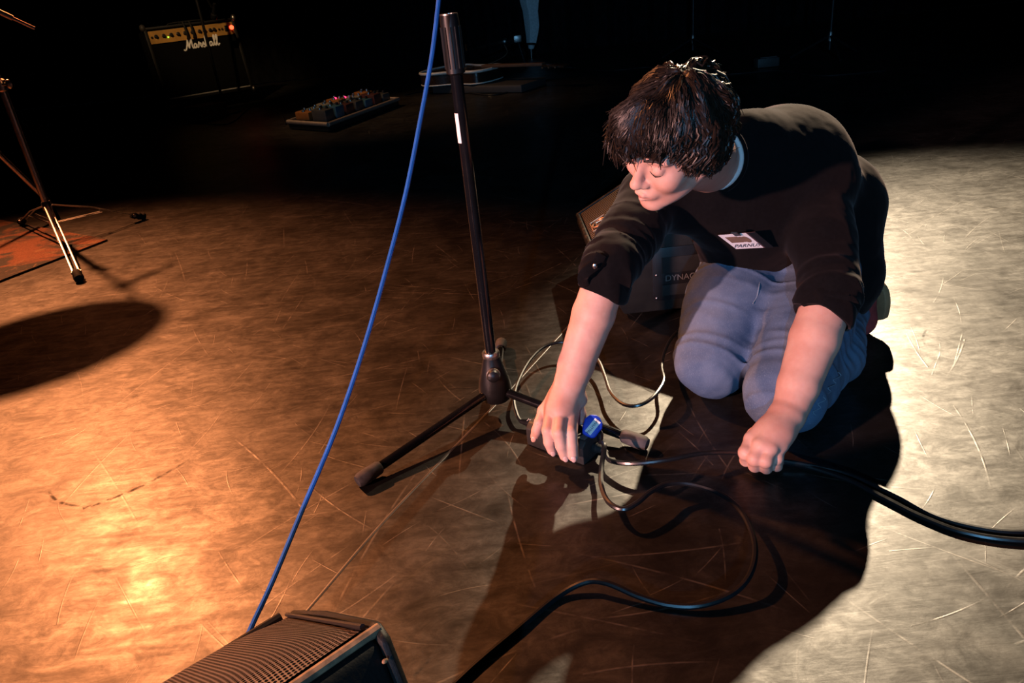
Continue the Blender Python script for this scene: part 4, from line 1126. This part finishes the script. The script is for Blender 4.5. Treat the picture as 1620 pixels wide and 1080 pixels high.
# script lettering drawn as a pen line
def stroke(pts, r=0.0052):
    return [A(0.355, 0.655, 0.004) + axx * (x * 0.001 * LS) + aup * (y * 0.001 * LS) for x, y in pts]
LS = AWd / 0.68
SCRIPT = [
    [(0, 2), (8, -4), (18, 0), (26, 16), (36, 40), (42, 62), (44, 66), (44, 50), (43, 20), (44, 6)],
    [(44, 6), (52, 28), (62, 50), (70, 66), (72, 66), (71, 45), (70, 20), (73, 6), (80, 8)],
    [(104, 28), (94, 34), (86, 26), (84, 12), (90, 5), (100, 14), (105, 30), (104, 14), (109, 6), (116, 12)],
    [(116, 12), (122, 34), (124, 42), (128, 34), (136, 34), (133, 18), (137, 6), (143, 10)],
    [(143, 10), (152, 30), (157, 38), (158, 26), (166, 14), (160, 4), (149, 6)],
    [(166, 12), (176, 40), (184, 72), (178, 76), (175, 50), (174, 6), (180, 26), (188, 36), (194, 28), (192, 10), (198, 8)],
    [(222, 28), (212, 34), (204, 26), (202, 12), (208, 5), (218, 14), (223, 30), (222, 14), (227, 6), (233, 12)],
    [(233, 12), (243, 40), (250, 72), (244, 78), (240, 50), (241, 12), (247, 5), (253, 14)],
    [(253, 14), (263, 40), (270, 72), (264, 78), (260, 50), (261, 12), (267, 4), (277, 16)]]
m = MB()
for s_ in SCRIPT: m.tube(spline(stroke(s_), 5), 0.0056 * LS, 6, flat=0.6, nrm=aout)
tag(m.build('script_lettering', M_white, gc), 'white script lettering')
text_part('small_lettering', 'JCM', 0.028, A(0.545, 0.50, 0.003), axx, aup, M_dimwhite, gc) if False else None
MB().tube(spline([A(0.30, 1.0, -0.12), A(0.33, 1.05, -0.12), A(0.67, 1.05, -0.12), A(0.70, 1.0, -0.12)], 5), 0.010, 8, flat=0.6).build('carry_handle', M_blkrubber, t)
# prop block under the front edge
bl = gp(342, 187); bl0 = nrmz(gp(368, 180) - gp(318, 192))
by_ = np.array([-bl0[1], bl0[0], 0]); by_ = by_ if by_[1] > 0 else -by_
hb_ = AZ
m = MB(); m.box(bl + by_ * 0.11 + np.array([0, 0, hb_ / 2 - 0.004]), (0.25, 0.22, hb_ - 0.006), np.array([bl0, by_, [0, 0, 1]]).T)
tag(m.build('prop_block', M_block, bevel=0.006, origin=bl * np.array([1, 1, 0])), 'grey block on the floor under the front edge of the amplifier', 'block')
# thin stand with a microphone in front of the amplifier
sp0 = np.array([A(0.655, 0)[0] + 0.04, A(0.655, 0)[1] - 0.42, 0])
tgt = A(0.63, 0.66, 0.0); sdir = (tgt - CAM); kx = (sp0[1] - CAM[1]) / sdir[1]; pxx = CAM + sdir * kx; sp0[0] = pxx[0]
t = thing('microphone_stand', sp0, 'thin black microphone stand in front of the guitar amplifier', 'microphone stand')
MB().cyl(sp0 + [0, 0, 0.02], sp0 + [0, 0, 1.15], 0.011, n=14).build('pole', M_black, t)
MB().lathe([(0.004, 0.12), (0.012, 0.12), (0.020, 0.02), (0.05, 0.016)], sp0, (0, 0, 1), 30).build('round_base', M_black, t)
tip = sp0 + np.array([0, 0, 1.05]); MB().tube([tip + [-0.06, -0.1, 0.03], tip, tip + [0.05, 0.20, -0.28]], 0.008, 10).build('boom_arm', M_black, t)
mc = tip + np.array([0.05, 0.20, -0.28]); md = nrmz(A(0.6, .4) - mc)
MB().lathe([(-0.06, 0.011), (0.03, 0.016), (0.034, 0.024), (0.055, 0.027), (0.075, 0.02), (0.083, 0.0)], mc, md, 16).build('microphone', M_black, t)
# leads hanging over the control panel
for u0, lab_ in ((0.425, 'left of the two dark leads hanging over the gold panel'), (0.495, 'right of the two dark leads hanging over the gold panel')):
    cable('guitar_lead', [A(u0 + 0.004, 0.795, 0.010), A(u0, 0.83, 0.045), A(u0 - 0.003, 0.90, 0.050), A(u0 - 0.006, 1.00, 0.035), A(u0 - 0.01, 1.025, -0.03), A(u0 - 0.012, 1.02, -0.14), A(u0 - 0.015, 1.016, -0.24)], 0.0075, M_blkrubber, lab_)

# ---------------------------------------------------------------- pedalboard
p0, p1, p2 = gp(458, 205), gp(522, 210), gp(632, 168)
bxx = nrmz(p1 - p0); Lx = np.linalg.norm(p1 - p0); dv = p2 - p1; Ly = np.linalg.norm(dv); byy = dv / Ly
t = thing('pedalboard', (p0 + p1 + dv) / 2 * np.array([1, 1, 0]), 'low pedalboard crowded with small effect pedals on the dark floor', 'pedalboard')
Q = lambda u, v, z=0.0: p0 + bxx * (u * Lx) + byy * (v * Ly) + np.array([0, 0, z])
m = MB(); m.prism([Q(0, 0, .005), Q(1, 0, .005), Q(1, 1, .005), Q(0, 1, .005)], (0, 0, 0.050)); m.build('tray', M_black, t, bevel=0.008)
m = MB()
for a, b in (((0, 0), (1, 0)), ((1, 0), (1, 1)), ((1, 1), (0, 1)), ((0, 1), (0, 0))): m.tube([Q(*a, .052), Q(*b, .052)], 0.014, 10)
m.build('edge_rail', M_board, t)
prs = np.random.RandomState(5); k = 0
for j in range(7):
    for i in range(2):
        u0, u1 = 0.12 + 0.42 * i, 0.12 + 0.42 * i + 0.34; v0 = 0.05 + j * 0.133; v1 = v0 + 0.105
        hgt = 0.045 + 0.03 * prs.rand()
        pcx = Q((u0 + u1) / 2, (v0 + v1) / 2, 0.0565)
        g = thing('effect_pedal', pcx, None, 'effect pedal', 'effect pedals on the pedalboard')
        g['label'] = '%s effect pedal, %s row from the front end, %s column of the pedalboard' % (('orange', 'black', 'grey', 'blue', 'pale', 'dark red')[k % 6], ('first', 'second', 'third', 'fourth', 'fifth', 'sixth', 'seventh')[j], ('left', 'right')[i])
        m = MB(); m.prism([Q(u0, v0, .0567), Q(u1, v0, .0567), Q(u1, v1, .0567), Q(u0, v1, .0567)], (0, 0, hgt)); m.build('case', PEDALS[k % 6], g, bevel=0.006)
        for uu in (0.3, 0.7): MB().lathe([(0, 0.011), (0.016, 0.009), (0.017, 0)], Q(u0 + (u1 - u0) * uu, v0 + (v1 - v0) * 0.72, .0567 + hgt), (0, 0, 1), 12).build('knob', M_blkrubber if k % 2 else M_steel, g)
        MB().lathe([(0, 0.013), (0.010, 0.012), (0.013, 0.006), (0.014, 0)], Q((u0 + u1) / 2, v0 + (v1 - v0) * 0.25, .0567 + hgt), (0, 0, 1), 12).build('foot_switch', M_steel, g)
        if (j, i) in ((3, 0), (4, 0)): MB().ell(Q((u0 + u1) / 2, v0 + (v1 - v0) * 0.5, .0567 + hgt + 0.004), (0.010, 0.010, 0.008), nu=10, nv=6).build('lit_lamp', M_pink_led, g)
        k += 1
cable('guitar_lead', fp([(452, 196, 0.006), (440, 178, 0.006), (400, 168, 0.006), (360, 196, 0.006), (300, 190, 0.006)]), 0.005, M_cable, 'dark lead running from the pedalboard towards the amplifier')

# ---------------------------------------------------------------- guitar lying at the back, pale leg beside it
def flat_guitar():
    gz = 0.115; c0 = gp(745, 118, gz)
    gx = nrmz(gp(830, 112, gz) - gp(690, 116, gz)); gy = np.array([-gx[1], gx[0], 0])
    t = thing('guitar', (c0[0], c0[1], 0), 'dark cream-bound guitar lying flat on a low case at the back', 'guitar')
    s = 0.66
    half = [(-0.36, 0.0), (-0.355, 0.10), (-0.32, 0.18), (-0.25, 0.225), (-0.16, 0.22), (-0.07, 0.175), (0.0, 0.155), (0.07, 0.165), (0.13, 0.17), (0.18, 0.14), (0.205, 0.06), (0.205, 0.0)]
    out = [(x, -y) for x, y in half] + [(x, y) for x, y in half[::-1][1:-1]]
    oc = spline([np.array([x, y, 0]) for x, y in out], 5, True)
    P_ = lambda x, y, z: c0 + gx * (x * 1.1) + gy * (y * 1.1) + np.array([0, 0, z])
    m = MB(); m.prism([P_(p[0], p[1], -0.045) for p in oc], (0, 0, 0.09)); m.build('guitar_body', M_guitar, t)
    m = MB(); m.tube([P_(p[0], p[1], 0.044) for p in oc], 0.011, 8, closed=True); m.tube([P_(p[0], p[1], -0.044) for p in oc], 0.005, 8, closed=True)
    tag(m.build('binding', M_binding, t), 'cream edge binding')
    m = MB(); m.prism([P_(0.12, -0.03, 0.05), P_(0.62, -0.024, 0.05), P_(0.62, 0.024, 0.05), P_(0.12, 0.03, 0.05)], (0, 0, 0.022)); nk = m.build('neck', M_wood, t, bevel=0.004)
    m = MB(); m.prism([P_(0.62, -0.03, 0.045), P_(0.80, -0.045, 0.035), P_(0.80, 0.045, 0.035), P_(0.62, 0.03, 0.045)], (0, 0, 0.016)); hd_ = m.build('headstock', M_guitar, t, bevel=0.003)
    for k in range(3):
        for s_ in (-1, 1): MB().cyl(P_(0.65 + 0.05 * k, 0.04 * s_, 0.045), P_(0.65 + 0.05 * k, 0.075 * s_, 0.045), 0.007, n=8).build('tuning_peg', M_steel, hd_)
    MB().box(P_(-0.14, 0, 0.056), (0.02, 0.10, 0.018), np.array([gx, gy, [0, 0, 1]]).T).build('bridge', M_steel, t)
    MB().box(P_(-0.02, 0, 0.054), (0.035, 0.08, 0.014), np.array([gx, gy, [0, 0, 1]]).T).build('pickup', M_steel, t)
    # low case below
    m = MB(); m.box(c0 + gx * 0.16 + np.array([0, 0, 0.030 - gz]), (0.85, 0.36, 0.056), np.array([gx, gy, [0, 0, 1]]).T)
    tag(m.build('guitar_case', M_case, bevel=0.01, origin=np.array([c0[0], c0[1], 0]) + gx * 0.16), 'flat dark case on the floor under the guitar', 'case')
flat_guitar()
# clamp arm with small metal fittings above the guitar
a0, a1 = gp(738, 80, 0.25), gp(795, 66, 0.25)
t = thing('boom_arm', gp(800, 128), 'small metal arm with clamps, rising just behind the lying guitar', 'stand')
MB().tube([a0, (a0 + a1) / 2, a1], [0.006, 0.009, 0.013], 10).build('arm', M_steel, t)
MB().ell(a1 + np.array([0.02, 0, 0]), (0.03, 0.025, 0.03), nu=12, nv=8).build('swivel', M_steel, t); MB().box(a1 + np.array([0.14, 0.02, 0.01]), (0.07, 0.04, 0.06)).build('clamp', M_steel, t, bevel=0.004)
MB().cyl(a0, a0 + np.array([0, 0, 0.05]), 0.007, n=8).build('screw_knob', M_brass, t)
MB().tube([a1, a1 + np.array([0.14, 0.02, 0]), np.array([a1[0] + 0.20, a1[1] + 0.05, 0.004])], 0.012, 10).build('upright', M_black, t)
cable('guitar_lead', [a1, a1 + np.array([0.03, -0.02, -0.10]), a1 + np.array([-0.10, -0.06, -0.16]), a1 + np.array([-0.28, -0.12, -0.19])], 0.005, M_wood, 'thin brown lead hanging from the metal arm over the guitar')
def pale_leg():
    b = gp(841, 92); Yb = b[1]
    t = thing('chair_leg', b, 'tall pale moulded leg narrowing to a banded foot, beside the lying guitar', 'chair leg')
    rows = [(-50, 812, 826, 856), (-20, 818, 830, 856), (5, 823, 833, 852), (18, 827, 836, 851), (40, 830, 839, 853), (55, 832, 839, 851), (68, 833, 838, 848)]
    m = MB(); vs = []
    for y, xa, xb, xc in rows:
        pa, pb, pd = PY(xa, y, Yb - 0.03), PY(xb, y, Yb + 0.05), PY(xc, y, Yb)
        o_ = np.array([0.0, 0.012, 0])
        vs += [pa, pb, pd, pd + o_, pb + o_ * 1.3, pa + o_]
    fs = []
    for i in range(len(rows) - 1):
        for k in range(6): fs.append((i * 6 + k, i * 6 + (k + 1) % 6, (i + 1) * 6 + (k + 1) % 6, (i + 1) * 6 + k))
    fs += [tuple(range(6)), tuple(range(len(rows) * 6 - 6, len(rows) * 6))]
    m.add(vs, fs); m.build('leg_shell', M_moulded, t)
    c = lambda y: (PY(833 + (y - 68) * .15, y, Yb - .01) + PY(848 - (y - 68) * .18, y, Yb)) / 2
    MB().tube([c(68), c(71)], [0.045, 0.043], 14).build('foot_band', M_blkrubber, t)
    MB().tube([c(71), c(77)], [0.038, 0.028], 14).build('foot_cup', M_moulded, t)
    MB().tube([c(77), np.array([b[0], b[1], 0.012]), np.array([b[0], b[1], 0.002])], [0.024, 0.014, 0.014], 12).build('glide', M_steel, t)
pale_leg()
# slim stands against the curtain
for x, y, lb in ((1096, 92, 'left of the two slim dark stands by the back curtain'), (1311, 92, 'right of the two slim dark stands by the back curtain')):
    b = gp(x, y); t = thing('light_stand', b, lb, 'stand', 'slim stands by the curtain')
    MB().cyl(b + [0, 0, 0.06], b + [0, 0, 1.7], 0.013, n=10).build('pole', M_black, t)
    for k in range(3):
        a = k * 2.094 + 0.4; f = b + np.array([math.cos(a), math.sin(a), 0]) * 0.28
        MB().cyl(b + [0, 0, 0.16], f + [0, 0, 0.012], 0.010, n=8).build('leg', M_black, t)
    MB().lathe([(0.12, 0.02), (0.18, 0.02), (0.19, 0.014)], b, (0, 0, 1), 12).build('collar', M_steel, t)
bx_ = gp(1212, 106); t = thing('floor_lamp_case', bx_, 'small dark box with bright metal edge on the floor near the back curtain', 'box')
MB().box(bx_ + [0, 0, 0.035], (0.16, 0.10, 0.065)).build('case', M_case, t, bevel=0.008); MB().tube([bx_ + [-0.06, -0.04, 0.07], bx_ + [0.06, -0.04, 0.07]], 0.007, 8).build('metal_edge', M_chrome, t)
cable('floor_cable', fp([(880, 105, .006), (960, 112, .006), (1040, 106, .006), (1130, 118, .006), (1230, 112, .006), (1300, 120, .006), (1400, 112, .006)]), 0.006, M_cable, 'dark cable snaking along the floor before the back curtain')
cable('floor_cable', fp([(640, 150, .006), (700, 140, .006), (780, 150, .006), (850, 130, .006), (900, 120, .006)]), 0.006, M_cable, 'dark cable on the floor in front of the lying guitar')

# ---------------------------------------------------------------- drum hardware at the left
rc_ = gp(171, 381); rd1 = nrmz(gp(40, 357) - rc_); rd2 = nrmz(gp(0, 447) - rc_)
m = MB(); rl = rc_ + rd1 * 1.6; rm = rc_ + rd2 * 1.3; nn_ = 40; vs = []; fs = []
m.prism([rc_ + [0, 0, .001], rl + [0, 0, .001], rl + rd2 * 1.3 + [0, 0, .001], rm + [0, 0, .001]], (0, 0, 0.007))
rug = m.build('rug', M_rug, bevel=0.002, origin=(rc_ + rl + rm) / 3 * np.array([1, 1, 0])); tag(rug, 'worn orange and grey rug at the left edge under the drum hardware', 'rug')

cb = gp(97, 385); t = thing('cymbal_stand', cb, 'chrome double-braced cymbal stand straddling the corner of the rug', 'cymbal stand')
C3 = lambda z: cb + np.array([0, 0, z])
MB().cyl(C3(0.075), C3(0.62), 0.0125, n=20).build('lower_tube', M_chrome, t)
MB().cyl(C3(0.60), C3(1.02), 0.0095, n=18).build('upper_tube', M_chrome, t)
cl_ = MB(); cl_.lathe([(0.585, 0.0135), (0.59, 0.018), (0.625, 0.018), (0.63, 0.012)], cb, (0, 0, 1), 18); co_ = cl_.build('height_clamp', M_chrome, t)
m = MB(); m.cyl(C3(0.61) + [0.015, -0.01, 0], C3(0.61) + [0.038, -0.022, 0], 0.006, n=10); m.ell(C3(0.61) + np.array([0.043, -0.024, 0]), (0.012, 0.005, 0.017), nu=10, nv=6); m.build('wing_nut', M_chrome, co_)
top_ = C3(0.155); low = C3(0.085)
MB().lathe([(-0.014, 0.017), (0.014, 0.017), (0.018, 0.014)], top_, (0, 0, 1), 18).build('leg_collar', M_chrome, t)
MB().lathe([(-0.012, 0.016), (0.012, 0.016)], low, (0, 0, 1), 18).build('brace_collar', M_chrome, t)
rubf = lambda f, d, par: MB().lathe([(-0.045, 0.011), (-0.03, 0.015), (-0.02, 0.012), (-0.012, 0.016), (-0.002, 0.013), (0.006, 0.017), (0.014, 0.014), (0.016, 0.0)], f, d, 14).build('rubber_foot', M_blkrubber, par)
for fx, fy in ((224, 342), (124, 438), (34, 350)):
    f = gp(fx, fy, 0.017 if fx != 34 else 0.024); dh = nrmz((f - cb) * np.array([1, 1, 0])); lat = np.array([-dh[1], dh[0], 0])
    lg = MB()
    for s_ in (-1, 1):
        a = top_ + dh * 0.018 + lat * 0.009 * s_; d = nrmz(f - a); e = f - d * 0.03 + lat * 0.009 * s_
        lg.tube([a, a * 0.5 + e * 0.5 + np.array([0, 0, 0.012]), e], 0.0036, 8, flat=0.6, nrm=np.array([0, 0, 1.0]))
    lo2 = lg.build('leg', M_chrome, t); rubf(f, nrmz(f - top_), lo2)
    MB().cyl(f - nrmz(f - top_) * 0.035 - lat * 0.016, f - nrmz(f - top_) * 0.035 + lat * 0.016, 0.006, n=10).build('leg_rivet', M_chrome, lo2)
    br = MB(); mid = top_ * 0.45 + f * 0.55
    for s_ in (-1, 1): br.tube([low + dh * 0.016 + lat * 0.008 * s_, mid + lat * 0.012 * s_], 0.004, 8, flat=0.5, nrm=np.array([0, 0, 1.0]))
    br.build('brace', M_chrome, t)
# cymbal on its tilter, out of the picture: it throws the round shadow on the floor
LO = np.array([-3.45, 5.0, 3.9])
shc = gp(52, 560); zc = 1.10; kk = zc / LO[2]; cymc = shc + (LO - shc) * kk
lean = nrmz(np.array([0.10, -0.12, 1.0]))
cy = thing('cymbal', cymc, 'bronze ride cymbal on top of the chrome cymbal stand', 'cymbal')
MB().lathe([(0.028, 0.006), (0.026, 0.025), (0.014, 0.052), (0.004, 0.060), (-0.010, 0.15), (-0.026, 0.265), (-0.0275, 0.265), (-0.0115, 0.15), (0.0025, 0.060), (0.012, 0.052), (0.0245, 0.025), (0.0265, 0.006)], cymc, lean, 64).build('cymbal_disc', M_brass, cy)
MB().tube([C3(1.0), C3(1.04), cymc - lean * 0.03, cymc + lean * 0.05], [0.012, 0.010, 0.006, 0.004], 10).build('tilter', M_chrome, t)
# side rod below the tilter, its thin end reaching into the picture
rs0 = C3(0.90); rs1 = PY(55, 45, 3.02); rdd = nrmz(rs1 - rs0); rl_ = np.linalg.norm(rs1 - rs0)
MB().cyl(rs0, rs1 - rdd * 0.07, 0.010, n=14).build('side_arm', M_chrome, t)
MB().cyl(rs1 - rdd * 0.075, rs1, 0.006, n=12).build('side_arm_tip', M_chrome, t)
MB().lathe([(0.87, 0.012), (0.88, 0.018), (0.92, 0.018), (0.93, 0.012)], cb, (0, 0, 1), 16).build('arm_clamp', M_chrome, t)

# slanting tube of the neighbouring stand
l0 = gp(78, 322, 0.08) + np.array([-0.03, 0.05, 0]); l1 = PY(-12, 234, l0[1] - 0.06)
t = thing('drum_stand_leg', np.array([l0[0], l0[1], 0]), 'chrome tube slanting down from the left edge to the foot of the cymbal stand', 'stand leg')
dl = nrmz(l1 - l0); MB().cyl(l0, l1 + dl * 0.5, 0.011, n=14).build('tube', M_chrome, t)
m = MB(); m.lathe([(0, 0.014), (0.02, 0.014)], l0 + dl * 0.26, dl, 14); m.lathe([(0, 0.014), (0.02, 0.014)], l0 + dl * 0.30, dl, 14); m.build('memory_lock', M_chrome, t)
MB().tube([l0, np.array([l0[0] + 0.01, l0[1] - 0.005, 0.012]), np.array([l0[0] + 0.012, l0[1] - 0.006, 0.001])], [0.012, 0.014, 0.015], 12).build('rubber_foot', M_blkrubber, t)
# dark flat case by the drums
bxc = gp(10, 222); m = MB(); m.box(bxc + np.array([-0.25, 0.28, 0.055]), (0.95, 0.55, 0.10), np.array([[0.97, 0.24, 0], [-0.24, 0.97, 0], [0, 0, 1]]).T)
tag(m.build('equipment_case', M_case, bevel=0.01, origin=bxc + np.array([-0.25, 0.28, 0])), 'low dark equipment case on the floor behind the drum hardware at the left', 'case')
